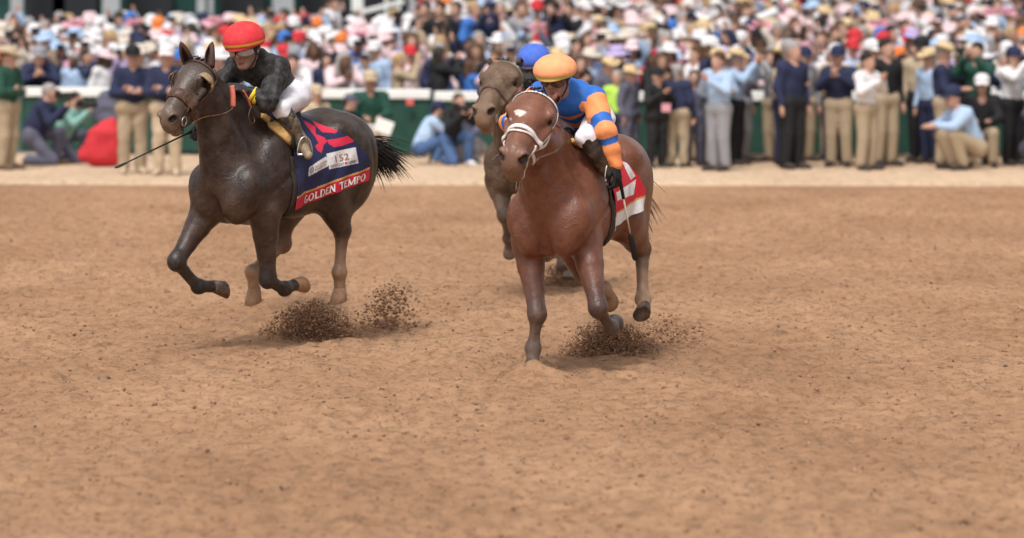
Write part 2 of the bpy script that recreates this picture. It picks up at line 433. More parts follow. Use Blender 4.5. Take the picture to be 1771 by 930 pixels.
            S.cone(hk + 0.15 * (ft - hk) + 0.02 * bk, ft + 0.015 * bk, 0.018, 0.02, 0.02, col=c[2])
        # pastern
        d = unit(ho - ft); L = np.linalg.norm(ho - ft)
        S.ell(ft, (0.056, 0.054, 0.056), 0.025, col=c[2])
        S.chain([ft, ft + d * L * 0.58], [0.045, 0.044], 0.025, col=c[2])
    return S

def hoof(name, ft, ho, toe, m, parent):
    """a truncated cone from coronet to ground surface, longer at the toe"""
    d = unit(ho - ft); L = np.linalg.norm(ho - ft); t = unit(toe - (toe @ d) * d); s = np.cross(d, t)
    a = ft + d * L * 0.52; b = ho
    vv = []; n = 20
    for (c, r, sh, up) in ((a, 0.045, 0.0, 0.0), (a, 0.051, 0.0, 0.006), (a + 0.55 * (b - a), 0.061, 0.012, 0), (b, 0.069, 0.022, 0.0), (b + d * 0.004, 0.064, 0.022, 0), (b - d * 0.010, 0.034, 0.016, 0)):
        for j in range(n):
            an = 2 * math.pi * j / n; q = math.cos(an); rr = r * (1.0 if q > -0.6 else 0.90)
            vv.append(c + d * up + t * (rr * q + sh) + s * rr * math.sin(an) * 0.93 - d * 0.012 * (-q) * (1 if r > 0.05 else 0.4))
    ff = [(i * n + j, i * n + (j + 1) % n, (i + 1) * n + (j + 1) % n, (i + 1) * n + j) for i in range(5) for j in range(n)] + [tuple(5 * n + j for j in range(n))]
    return link(name, new_mesh(name, vv, ff), m, parent)

def ear(base, tip, face, w, m, parent):
    """a curled leaf open to the front"""
    ax = np.array(tip) - np.array(base); L = np.linalg.norm(ax); a = ax / L; f = unit(np.array(face) - (np.array(face) @ a) * a); s = np.cross(a, f)
    vv = []; n = 13; m_ = 13
    for i in range(m_):
        t = i / (m_ - 1); r = w * (0.72 + 0.95 * t) * max(0.0, 1 - t) ** 0.72 + 0.002
        op = R(62) * math.sin(math.pi * min(1, t * 1.15 + 0.02)) ** 0.8
        for j in range(n):
            an = -math.pi + op * 0.5 + (2 * math.pi - op) * j / (n - 1)
            an = math.pi + (j / (n - 1) - 0.5) * (2 * math.pi - op)
            vv.append(np.array(base) + a * L * t + f * r * (math.cos(an) * 0.62 + 0.1) + s * r * math.sin(an) + f * 0.015 * math.sin(t * 2.4))
    ff = [(i * n + j, i * n + j + 1, (i + 1) * n + j + 1, (i + 1) * n + j) for i in range(m_ - 1) for j in range(n - 1)]
    o = link('ear', new_mesh('ear', vv, ff), m, parent)
    so = o.modifiers.new('thick', 'SOLIDIFY'); so.thickness = 0.006; so.offset = 0
    return o

def strands(name, roots, dirs, lengths, m, parent, r0=0.004, seg=6, droop=0.3, wob=0.03, rng=None, sides=3):
    rng = rng or random.Random(3); mb = MB()
    for p, d, L in zip(roots, dirs, lengths):
        p = np.array(p, float); d = unit(d); pts = [p.copy()]
        wv = np.array([rng.uniform(-1, 1), rng.uniform(-1, 1), rng.uniform(-1, 1)]) * wob
        for i in range(seg):
            d = unit(d + np.array([0, 0, -droop / seg]) + wv * math.sin(i * 1.7 + L * 30)); p = p + d * L / seg; pts.append(p.copy())
        mb.tube(pts, [r0 * (1 - 0.85 * i / seg) for i in range(seg + 1)], sides)
    return mb.build(name, m, parent)

DIRT = (0.34, 0.20, 0.12)
def make_horse(label, fr, z0, poll, muz, legs, C, neck_up, toes, ears, coat, res=0.0098, head_side=(0, 1, 0), group=None, kn=1.32, kw=1.34, fat=1.05, marks=()):
    hd = Head(poll, muz, head_side, np.linalg.norm(np.array(muz) - poll) / 0.635, kn, kw)
    S = horse_field(hd, neck_up, z0, legs, C, fat)
    v, f = S.mesh(res)
    me = new_mesh('horse', v, f); cc = S.colours(v, C['body'], 0.026)
    if marks:
        px = np.array([fr.pix(p) for p in v]); near_head = (np.linalg.norm(v - hd(0.2, 0.05), axis=1) < 0.22) & ((v - hd(0.2, -0.02)) @ hd.n > 0)
        for poly, col in marks: cc[inside(poly, px[:, 0], px[:, 1]) & near_head] = col
    set_colours(me, cc)
    o = link('horse', me, coat); fr.place(o)
    tag(o, label, 'horse', group)
    for sgn in (1, -1):
        mb = MB(); c = hd(0.185, 0.028, sgn * 0.080); n = 14
        vv = [c + 0.029 * hd.k * (math.cos(a) * math.cos(b) * hd.u + math.sin(b) * hd.w + math.sin(a) * math.cos(b) * hd.n) for b in np.linspace(-1.5, 1.5, 9) for a in np.linspace(0, 2 * math.pi, n, endpoint=False)]
        mb.add(vv, [(i * n + j, i * n + (j + 1) % n, (i + 1) * n + (j + 1) % n, (i + 1) * n + j) for i in range(8) for j in range(n)])
        mb.build('eye', mat('horse_eye', (0.012, 0.008, 0.006), 0.08), o)
    for e in ears: ear(hd(*e[0]), e[1], e[2], e[3], mat(coat.name + '_ear', C['ear'], 0.6, noise=0.3, nscale=60), o)
    for nm, J in legs.items():
        J = [np.array(j, float) for j in J]
        c = C.get(nm, C['leg'])
        hm = mat('hoof_%s_%s' % (coat.name, nm), c[3], 0.55, noise=0.25, nscale=40, dust=DIRT, dustamt=0.7, dscale=14)
        hoof('hoof', J[-2], J[-1], np.array(toes[nm], float), hm, o)
    return o, hd, S
# ------------------------------------------------------------------ tack: straps, cloths, reins laid on the body
def trace(S, o, d, r0, off=0.008, n=60):
    """walk in from o + d*r0 towards o until the body's surface (plus off) is met"""
    o = np.atleast_2d(o).astype(float); d = np.atleast_2d(d).astype(float); t = np.full(len(o), r0)
    for _ in range(n):
        D = S.near(o + d * t[:, None]) - off; t = np.maximum(t - np.clip(D * 0.75, -0.03, 0.025), 0.0)
    return o + d * t[:, None]

def normals_of(S, p, e=0.008):
    g = np.stack([S.near(p + e * np.eye(3)[i]) - S.near(p - e * np.eye(3)[i]) for i in range(3)], -1)
    return g / (np.linalg.norm(g, axis=1)[:, None] + 1e-9)

def ribbon(mb, P, Nn, w, th=0.006, col=None):
    P = np.asarray(P); m = len(P); vv = []
    ws = w if isinstance(w, (list, tuple, np.ndarray)) else [w] * m
    for i in range(m):
        t = unit(P[min(i + 1, m - 1)] - P[max(i - 1, 0)]); n = unit(Nn[i] - (Nn[i] @ t) * t); s = np.cross(t, n)
        for (a, b) in ((-1, 0), (-0.85, 1), (0.85, 1), (1, 0)): vv.append(P[i] + s * a * ws[i] / 2 + n * b * th)
    ff = [(i * 4 + j, i * 4 + (j + 1) % 4, (i + 1) * 4 + (j + 1) % 4, (i + 1) * 4 + j) for i in range(m - 1) for j in range(4)]
    ff += [(3, 2, 1, 0), tuple((m - 1) * 4 + j for j in range(4))]
    mb.add(vv, ff, col)

def head_path(hd, S, ua, n=10, off=0.004):
    """(u, angle) stations round the head -> points on its skin; angle 0 is the forehead, 90 the left cheek"""
    k = spline([(u, a, c) for (u, a, c) in [(q[0], R(q[1]), (q[2] if len(q) > 2 else -0.03)) for q in ua]], n)
    k = np.array(k)
    o = np.array([hd(q[0], q[2]) for q in k]); d = np.array([math.cos(q[1]) * hd.n + math.sin(q[1]) * hd.w for q in k])
    p = trace(S, o, d, 0.30, off); return p, normals_of(S, p)

def strap(name, hd, S, ua, w, m, parent, th=0.006, n=10):
    mb = MB(); p, nn = head_path(hd, S, ua, n); ribbon(mb, p, nn, w, th); return mb.build(name, m, parent)

def ring(mb, c, ax, r, t, n=18, k=6):
    ax = unit(ax); a = unit(np.cross(ax, [0.3, 0.5, 0.8])); b = np.cross(ax, a)
    pts = [c + r * (math.cos(q) * a + math.sin(q) * b) for q in np.linspace(0, 2 * math.pi, n + 1)]
    mb.tube(pts, t, k)

def drape(S, x0, x1, zlow, nx, na, off=0.014, zc=1.25, tilt=0.0, top=0.0, ztop=None):
    """a cloth grid over the back: rows run over the spine and hang below the widest line; returns points [nx][na] for the left side"""
    G = np.zeros((nx, na, 3))
    for i in range(nx):
        s = i / (nx - 1); 
        a = np.linspace(top, R(118), 70); x = x0 + (x1 - x0) * s
        o = np.tile([x, 0, zc], (70, 1)); d = np.stack([np.zeros(70), np.sin(a), np.cos(a)], 1)
        p = trace(S, o, d, 0.75, off)
        y = p[:, 1].copy(); ym = y.max(); im = y.argmax()
        y[im:] = ym - 0.12 * (p[im, 2] - p[im:, 2])
        p[:, 1] = y; p[:, 0] += tilt * (p[0, 2] - p[:, 2])
        zl = zlow(s)
        # length along the row down to the hem
        keep = np.flatnonzero(p[:, 2] < zl); e = keep[0] if len(keep) else len(p) - 1
        w = (p[e - 1, 2] - zl) / (p[e - 1, 2] - p[e, 2]); q = np.concatenate([p[:e], [p[e - 1] + w * (p[e] - p[e - 1])]])
        if ztop is not None and q[0, 2] > ztop(s):
            b = np.flatnonzero(q[:, 2] < ztop(s))[0]; w = (q[b - 1, 2] - ztop(s)) / (q[b - 1, 2] - q[b, 2]); q = np.concatenate([[q[b - 1] + w * (q[b] - q[b - 1])], q[b:]])
        L = np.concatenate([[0], np.cumsum(np.linalg.norm(np.diff(q, axis=0), axis=1))])
        t = np.linspace(0, L[-1], na)
        G[i] = np.stack([np.interp(t, L, q[:, j]) for j in range(3)], 1)
    w = max(3, nx // 9) | 1; Gp = np.pad(G, ((w // 2, w // 2), (0, 0), (0, 0)), mode='reflect', reflect_type='odd'); G = np.stack([Gp[i:i + w].mean(0) for i in range(nx)])
    return G

def grid_faces(n, m): return np.array([(i * m + j, (i + 1) * m + j, (i + 1) * m + j + 1, i * m + j + 1) for i in range(n - 1) for j in range(m - 1)])

def inside(poly, x, y):
    r = np.zeros(len(x), bool); n = len(poly)
    for i in range(n):
        (x0, y0), (x1, y1) = poly[i], poly[(i + 1) % n]
        if y0 == y1: continue
        c = ((y0 > y) != (y1 > y)) & (x < (x1 - x0) * (y - y0) / (y1 - y0) + x0); r ^= c
    return r

# ---- flat lettering: the outline font laid on a sheet given by a mapping (x,y) -> (point, normal)
def glyph_mesh(text, size=1.0, bold=0.0, shear=0.0):
    cu = bpy.data.curves.new('t', 'FONT'); cu.body = text; cu.size = size; cu.offset = bold; cu.shear = shear; cu.resolution_u = 3
    o = bpy.data.objects.new('t', cu); COL.objects.link(o)
    bpy.context.view_layer.update()
    me = o.evaluated_get(bpy.context.evaluated_depsgraph_get()).to_mesh()
    bm = bmesh.new(); bm.from_mesh(me); bmesh.ops.triangulate(bm, faces=bm.faces[:])
    v = np.array([q.co[:] for q in bm.verts]).reshape(-1, 3); f = [[q.index for q in p.verts] for p in bm.faces]
    bm.free(); o.evaluated_get(bpy.context.evaluated_depsgraph_get()).to_mesh_clear()
    bpy.data.objects.remove(o); bpy.data.curves.remove(cu)
    return v, f
def serif_word(word, H):
    """capitals with thick stems, thin joins and slab feet, drawn as strokes; returns verts, faces, width"""
    T, t = 0.20, 0.14; v = []; f = []; x = 0.0
    def quad(pts): o = len(v); v.extend(pts); f.append([o, o + 1, o + 2, o + 3])
    def bar(x0, y0, x1, y1): quad([(x0, y0), (x1, y0), (x1, y1), (x0, y1)])
    def stem(cx, w=T, y0=0.0, y1=1.0, feet=(1, 1)):
        bar(cx - w / 2, y0, cx + w / 2, y1)
        if feet[0]: bar(cx - w / 2 - 0.07, y0, cx + w / 2 + 0.07, y0 + 0.05)
        if feet[1]: bar(cx - w / 2 - 0.07, y1 - 0.05, cx + w / 2 + 0.07, y1)
    def arc(cx, cy, rx, ry, a0, a1, n=14):
        for i in range(n):
            A = [R(a0 + (a1 - a0) * j / n) for j in (i, i + 1)]; q = []
            for an in A:
                th = t + (T - t) * abs(math.cos(an)) ** 1.5; q.append(((cx + rx * math.cos(an), cy + ry * math.sin(an)), (cx + (rx - th) * math.cos(an), cy + (ry - th * 0.6 - 0.02) * math.sin(an))))
            quad([q[0][0], q[1][0], q[1][1], q[0][1]])
    def slant(x0, y0, x1, y1, w): quad([(x0 - w / 2, y0), (x0 + w / 2, y0), (x1 + w / 2, y1), (x1 - w / 2, y1)])
    for ch in word:
        o = x
        if ch == 'O': arc(o + 0.42, 0.5, 0.42, 0.52, 0, 360, 22); x += 0.92
        elif ch == 'G': arc(o + 0.42, 0.5, 0.42, 0.52, 45, 325, 18); stem(o + 0.74, T, 0.04, 0.45, (0, 1)); x += 0.94
        elif ch == 'L': stem(o + 0.17); bar(o + 0.17, 0, o + 0.66, t); bar(o + 0.60, 0, o + 0.66, 0.26); x += 0.74
        elif ch == 'D': stem(o + 0.17); arc(o + 0.30, 0.5, 0.52, 0.5, -90, 90, 14); bar(o + 0.2, 0, o + 0.32, t); bar(o + 0.2, 1 - t, o + 0.32, 1); x += 0.90
        elif ch in 'EF':
            stem(o + 0.17); bar(o + 0.17, 1 - t, o + 0.64, 1); bar(o + 0.58, 0.76, o + 0.64, 1); bar(o + 0.17, 0.48, o + 0.50, 0.48 + t)
            if ch == 'E': bar(o + 0.17, 0, o + 0.66, t); bar(o + 0.60, 0, o + 0.66, 0.26)
            x += 0.74
        elif ch == 'N': stem(o + 0.15, t); stem(o + 0.70, t, 0, 1, (0, 1)); slant(o + 0.70, 0, o + 0.15, 1, T * 1.15); x += 0.90
        elif ch == 'T': stem(o + 0.37, T, 0, 1, (1, 0)); bar(o + 0.02, 1 - t, o + 0.72, 1); bar(o + 0.02, 0.74, o + 0.08, 1); bar(o + 0.66, 0.74, o + 0.72, 1); x += 0.78
        elif ch == 'M': stem(o + 0.15, t); stem(o + 0.92, T); slant(o + 0.52, 0.05, o + 0.15, 1, T); slant(o + 0.52, 0.05, o + 0.92, 1, t); x += 1.10
        elif ch == 'P': stem(o + 0.17); arc(o + 0.30, 0.73, 0.38, 0.27, -90, 90, 10); bar(o + 0.2, 1 - t, o + 0.32, 1); bar(o + 0.2, 0.46, o + 0.32, 0.46 + t); x += 0.74
        else: x += 0.40
    return np.array([(a * H, b * H, 0.0003 * ((i // 4) % 9)) for i, (a, b) in enumerate(v)]), f, x * H
# ---- horse one: near-black, all four feet gathered under it
H1 = Frame(-0.617, 28.37, 38.0)
p1 = lambda x, y, l=0.0: H1.P(x, y, l)
Z1 = 0.12
legs1 = {
    'fr': [(0.40, -0.195, 1.03), p1(305, 452, -0.20), p1(343, 495, -0.19), p1(390, 495, -0.12)],
    'fl': [(0.22, 0.195, 1.01), p1(463, 482, 0.18), p1(492, 499, 0.17), p1(524, 486, 0.15)],
    'hl': [(-0.78, 0.14, 1.40), (-0.52, 0.195, 1.14), p1(592, 398, 0.15), p1(587, 470, 0.15), p1(588, 520, 0.14)],
    'hr': [(-0.68, -0.14, 1.40), (-0.34, -0.195, 1.12), (-0.40, -0.14, 0.74), p1(437, 470, -0.12), p1(441, 522, -0.12)],
}
BK = (0.022, 0.018, 0.017)
C1 = dict(body=(0.029, 0.018, 0.0150), belly=(0.03, 0.018, 0.014), chest=(0.052, 0.029, 0.021), face=(0.066, 0.047, 0.039), jaw=(0.040, 0.023, 0.019), muzzle=(0.17, 0.115, 0.082),
          nostril_and_socket_shade=(0.02, 0.012, 0.01), ear=(0.06, 0.030, 0.024),
          leg=[(0.048, 0.026, 0.019), BK, BK, (0.05, 0.04, 0.035)],
          fl=[(0.044, 0.025, 0.019), BK, BK, (0.30, 0.17, 0.09)],
          hl=[(0.034, 0.021, 0.017), (0.024, 0.018, 0.016), (0.27, 0.165, 0.105), (0.30, 0.18, 0.11)],
          hr=[(0.06, 0.036, 0.028), (0.20, 0.12, 0.08), (0.33, 0.20, 0.12), (0.34, 0.20, 0.12)])
coat1 = mat('coat_dark', attr='Col', rough=0.35, noise=0.28, nscale=12, bump=0.42, bscale=11, dust=(0.24, 0.165, 0.12), dustamt=0.20, dscale=6, spec=0.33, veins=0.24, fine=0.4, speck=(0.26, 0.18, 0.13), speckamt=0.10)
poll1, muz1 = p1(353, 121), p1(284, 219)
e1 = [((0.02, 0.035, -0.066), p1(313, 71, -0.085), (0.8, 0.35, 0.1), 0.052), ((0.02, 0.035, 0.066), p1(369, 73, 0.075), (0.85, -0.1, 0.1), 0.054)]
toe = dict(fr=(-0.2, 0, -1), fl=(0, 0, -1), hl=(1, 0, 0.2), hr=(1, 0, 0))
horse1, hd1, S1 = make_horse('near-black horse with blinkers galloping under the red-capped jockey', H1, Z1, poll1, muz1, legs1, C1, (0.0, 0, 0.03), toe, e1, coat1, fat=1.17, head_side=(-0.10, 1, 0), kn=1.44, kw=1.44)

# ---- horse two: red bay, near foreleg planted
H2 = Frame(1.54, 26.67, 22.0)
p2 = lambda x, y, l=0.0: H2.P(x, y, l)
q2 = lambda x, y, fx=0.0: H2.Q(x, y, fx)
Z2 = 0.0
legs2 = {
    'fr': [(0.30, -0.20, 0.90), q2(929, 543, 0.50), q2(922, 601, 0.50), q2(921, 638, 0.55)],
    'fl': [(0.24, 0.20, 0.90), q2(1034, 532, 0.46), q2(1056, 566, 0.26), q2(1062, 552, 0.05)],
    'hl': [(-0.80, 0.14, 1.24), (-0.62, 0.21, 1.00), q2(1110, 430, -0.95), q2(1112, 517, -0.80), q2(1116, 541, -0.66)],
    'hr': [(-0.74, -0.14, 1.26), (-0.42, -0.20, 0.98), (-0.62, -0.12, 0.64), q2(1044, 500, -0.50), q2(1056, 518, -0.66)],
}
BK2 = (0.075, 0.055, 0.05)
C2 = dict(body=(0.150, 0.054, 0.030), belly=(0.16, 0.06, 0.04), chest=(0.165, 0.062, 0.037), face=(0.180, 0.070, 0.042), jaw=(0.165, 0.060, 0.036), muzzle=(0.17, 0.095, 0.07),
          nostril_and_socket_shade=(0.03, 0.015, 0.012), ear=(0.16, 0.06, 0.045),
          leg=[(0.140, 0.054, 0.034), (0.095, 0.060, 0.046), (0.12, 0.085, 0.068), (0.05, 0.045, 0.045)],
          fl=[(0.14, 0.054, 0.034), (0.055, 0.034, 0.028), (0.05, 0.042, 0.042), (0.045, 0.045, 0.05)],
          hl=[(0.12, 0.048, 0.032), (0.03, 0.024, 0.022), (0.30, 0.185, 0.115), (0.045, 0.04, 0.038)],
          hr=[(0.16, 0.065, 0.048), (0.06, 0.04, 0.034), (0.30, 0.19, 0.12), (0.32, 0.20, 0.12)])
coat2 = mat('coat_bay', attr='Col', rough=0.34, noise=0.22, nscale=12, bump=0.40, bscale=11, dust=(0.36, 0.22, 0.15), dustamt=0.14, dscale=6, spec=0.33, veins=0.24, fine=0.4, speck=(0.26, 0.18, 0.13), speckamt=0.10)
poll2, muz2 = p2(929, 182), p2(882, 289)
e2 = [((-0.02, 0.03, -0.075), hdv, f_, 0.03) for hdv, f_ in ((p2(905, 152, -0.12), (0.3, -0.8, 0.2)),)] + [((0.0, 0.03, 0.070), p2(962, 160, 0.14), (0.3, 0.8, 0.2), 0.045)]
toe2 = dict(fr=(1, 0, 0), fl=(-0.2, 0, -1), hl=(0.9, 0, -0.6), hr=(-0.3, 0, -1))
horse2, hd2, S2 = make_horse('red bay horse with white bridle carrying the orange-capped jockey', H2, Z2, poll2, muz2, legs2, C2, (0.0, 0, 0.02), toe2, e2, coat2, fat=1.10, kn=1.50, kw=1.54, head_side=(-0.30, 1, 0), marks=[([(889, 192), (896, 189), (904, 191), (912, 193), (905, 198), (900, 203), (896, 199), (891, 198)], (0.62, 0.52, 0.47)), ([(880, 204), (884, 203), (886, 207), (882, 209)], (0.5, 0.38, 0.33))])

# ---- horse three: muddy brown, half hidden behind the bay
H3 = Frame(1.60, 33.3, 20.0)
p3 = lambda x, y, l=0.0: H3.P(x, y, l)
q3 = lambda x, y, fx=0.0: H3.Q(x, y, fx)
Z3 = 0.08
legs3 = {
    'fr': [(0.34, -0.20, 1.00), q3(873, 372, 0.52), q3(880, 412, 0.36), q3(884, 434, 0.24)],
    'fl': [(0.24, 0.20, 0.98), (0.42, 0.20, 0.56), (0.20, 0.19, 0.36), (0.02, 0.18, 0.40)],
    'hl': [(-0.80, 0.14, 1.32), (-0.62, 0.21, 1.08), (-0.86, 0.15, 0.62), (-0.70, 0.15, 0.26), (-0.62, 0.15, 0.10)],
    'hr': [(-0.74, -0.14, 1.34), (-0.42, -0.20, 1.04), (-0.60, -0.14, 0.66), q3(968, 430, -0.30), q3(975, 462, -0.26)],
}
MUD = (0.25, 0.17, 0.12)
C3 = dict(body=(0.075, 0.046, 0.030), belly=(0.12, 0.08, 0.056), chest=(0.095, 0.062, 0.042), face=(0.105, 0.066, 0.043), jaw=(0.075, 0.048, 0.033), muzzle=(0.20, 0.130, 0.085),
          nostril_and_socket_shade=(0.02, 0.012, 0.01), ear=(0.06, 0.04, 0.034), leg=[(0.085, 0.055, 0.038), (0.08, 0.055, 0.04), (0.12, 0.08, 0.055), (0.12, 0.11, 0.10)])
coat3 = mat('coat_muddy', attr='Col', rough=0.6, noise=0.3, nscale=14, bump=0.2, bscale=40, dust=(0.33, 0.22, 0.15), dustamt=0.5, dscale=9, speck=(0.33, 0.22, 0.15), speckamt=0.4)
poll3, muz3 = p3(876, 128), p3(832, 207)
print('head3', np.linalg.norm(poll3 - muz3), poll3, muz3)
e3 = [((-0.01, 0.05, -0.07), p3(850, 100, -0.12), (0.3, -0.9, 0.2), 0.045), ((-0.01, 0.05, 0.07), p3(898, 100, 0.11), (0.3, 0.9, 0.2), 0.045)]
horse3, hd3, S3 = make_horse('mud-spattered brown horse half hidden behind the red bay', H3, Z3, poll3, muz3, legs3, C3, (0.0, 0, 0.02), toe2, e3, coat3, res=0.014, fat=1.08)
# ------------------------------------------------------------------ people: jockeys
def fold(v, amp, freq, seed=1, along=None):
    """cloth folds: shift points by a sum of slanted waves"""
    rs = np.random.RandomState(seed); d = np.zeros(len(v))
    for i in range(7):
        k = rs.normal(size=3); k /= np.linalg.norm(k); d += np.sin(v @ k * freq * rs.uniform(0.6, 1.8) + rs.uniform(0, 6.28) + 1.6 * np.sin(v @ rs.normal(size=3) * freq * 0.45))
    return d / 7 * amp

def sdf_part(name, S, h, m, parent, base=(0.5, 0.5, 0.5), sig=0.006, folds=0.0, freq=60, seed=1, colfn=None):
    v, f = S.mesh(h)
    if folds:
        n = normals_of(S, v); v = v + n * fold(v, folds, freq, seed)[:, None]
    me = new_mesh(name, v, f)
    C = S.colours(v, base, sig)
    if colfn is not None: C = colfn(v, C)
    set_colours(me, C); return link(name, me, m, parent)

def hand_field(S, wrist, d, n, thumb, curl=55, sc=1.0, col=None):
    """palm, four fingers of unequal length bent at three joints, thumb leaving the side of the palm"""
    wrist = np.array(wrist, float); d = unit(d); n = unit(np.array(n) - (np.array(n) @ d) * d); s = np.cross(d, n) * thumb
    M = np.stack([d, s, n], 1)
    S.ell(wrist + 0.048 * sc * d, np.array([0.052, 0.042, 0.020]) * sc, 0.012, M, col)
    S.cone(wrist - 0.03 * d, wrist + 0.02 * d, 0.027 * sc, 0.027 * sc, 0.02, col=col)
    for i, (o, L) in enumerate(((0.030, 0.92), (0.010, 1.0), (-0.010, 0.95), (-0.029, 0.76))):
        p = wrist + sc * (0.088 * d + o * s); pts = [p - 0.02 * d]; dd = d.copy(); a = 0.0
        for j, l in enumerate((0.044, 0.029, 0.023)):
            a = R(curl * (0.55 + 0.75 * j) + 4 * i); dd = math.cos(a) * d - math.sin(a) * n; p = p + dd * l * L * sc; pts.append(p)
        S.chain(pts, [0.0105 * sc, 0.0102 * sc, 0.0094 * sc, 0.0082 * sc], 0.006, col=col)
    p0 = wrist + sc * (0.022 * d + 0.034 * s - 0.004 * n); p1_ = p0 + sc * (0.036 * d + 0.020 * s - 0.020 * n); p2_ = p1_ + sc * (0.028 * d - 0.008 * s - 0.026 * n)
    S.chain([p0, p1_, p2_], [0.0135 * sc, 0.0115 * sc, 0.0095 * sc], 0.008, col=col)
    return S

class HeadF:
    """a human head: c centre, f out of the face, u up, s to the person's left"""
    def __init__(s, c, f, up, k=1.0):
        s.c = np.array(c, float); s.f = unit(f); up = np.array(up, float); s.u = unit(up - (up @ s.f) * s.f); s.s = np.cross(s.u, s.f); s.k = k
        s.M = np.stack([s.f, s.s, s.u], 1)
    def __call__(s, f, l, u): return s.c + s.k * (f * s.f + l * s.s + u * s.u)

def head_field(S, H, skin, neck_to=None, lips=(0.30, 0.12, 0.10)):
    k = H.k; E = lambda c, r, kk=0.02, col=skin, op='add': S.ell(H(*c), np.array(r) * k, kk, H.M, col, op)
    E((-0.012, 0, 0.030), (0.094, 0.076, 0.090), 0.02)
    E((0.028, 0, -0.030), (0.062, 0.060, 0.085), 0.035)
    E((0.052, 0, -0.098), (0.030, 0.034, 0.024), 0.03)                       # chin
    for sg in (1, -1):
        E((0.045, sg * 0.040, -0.025), (0.032, 0.024, 0.026), 0.02)            # cheek
        E((0.070, sg * 0.032, 0.012), (0.017, 0.019, 0.012), 0.010, op='sub')    # eye socket
        E((0.066, sg * 0.032, 0.008), (0.013, 0.016, 0.012), 0.004, (skin[0] * 0.8, skin[1] * 0.75, skin[2] * 0.75))
        E((0.078, sg * 0.0, 0.030), (0.014, 0.045, 0.010), 0.02)
        E((-0.006, sg * 0.079, -0.005), (0.020, 0.010, 0.032), 0.008)          # ear
    S.cone(H(0.086, 0, 0.018), H(0.108, 0, -0.026), 0.009 * k, 0.0135 * k, 0.012, col=skin)     # nose
    for sg in (1, -1): S.cone(H(0.098, sg * 0.010, -0.031), H(0.090, sg * 0.016, -0.031), 0.009 * k, 0.007 * k, 0.006, col=skin)
    E((0.086, 0, -0.058), (0.011, 0.024, 0.007), 0.006, lips); E((0.084, 0, -0.070), (0.011, 0.020, 0.007), 0.006, lips)
    S.cone(H(0.104, -0.03, -0.0640), H(0.104, 0.03, -0.0640), 0.0045 * k, 0.0045 * k, 0.004, op='sub')
    if neck_to is not None: S.cone(H(-0.02, 0, -0.06), neck_to, 0.054 * k, 0.062 * k, 0.03, col=skin)
    return S

def dome(name, H, r, z0, zb, m, parent, col, band=None, bandz=(0, 0), peak=0.0, ridge=0.0, n=40, rows=44, colfn=None):
    """a riding cap: egg shell from the rim (zb) up, small peak in front"""
    vv = []; cc = []
    for i in range(rows + 1):
        t = i / rows; 
        for j in range(n):
            a = 2 * math.pi * j / n
            ph = math.pi / 2 * t; z = zb + (z0 + r[2] - zb) * math.sin(ph) if False else None
            zz = zb + (r[2] + z0 - zb) * (1 - (1 - t) ** 1.0) if False else zb + (r[2] + z0 - zb) * math.sin(ph)
            q = math.sqrt(max(0.0, 1 - max(0, (zz - z0) / r[2]) ** 2)) if zz > z0 else 1 - 0.10 * ((z0 - zz) / max(1e-6, z0 - zb)) ** 2
            fx = r[0] * q * math.cos(a); sy = r[1] * q * math.sin(a)
            if i == 0 and math.cos(a) > 0: fx += peak * math.cos(a) ** 2; zz -= 0.006 * math.cos(a) ** 2
            seam = ridge * (abs(math.sin(a * 3)) ** 0.35 - 1)
            vv.append(H(fx * (1 + seam), sy * (1 + seam), zz)); c = col
            if band and bandz[0] <= zz <= bandz[1]: c = band
            cc.append(c)
    ff = [(i * n + j, i * n + (j + 1) % n, (i + 1) * n + (j + 1) % n, (i + 1) * n + j) for i in range(rows) for j in range(n)]
    me = new_mesh(name, vv, ff); set_colours(me, np.array(cc)); o = link(name, me, m, parent)
    so = o.modifiers.new('thick', 'SOLIDIFY'); so.thickness = 0.006
    return o

SKIN1 = (0.42, 0.235, 0.165); SKIN2 = (0.36, 0.20, 0.14); SKIN3 = (0.22, 0.12, 0.08)
def skin_mat(): return mat('skin', attr='Col', rough=0.5, noise=0.10, nscale=50, sss=0.05, dust=(0.30, 0.19, 0.13), dustamt=0.35, dscale=30)

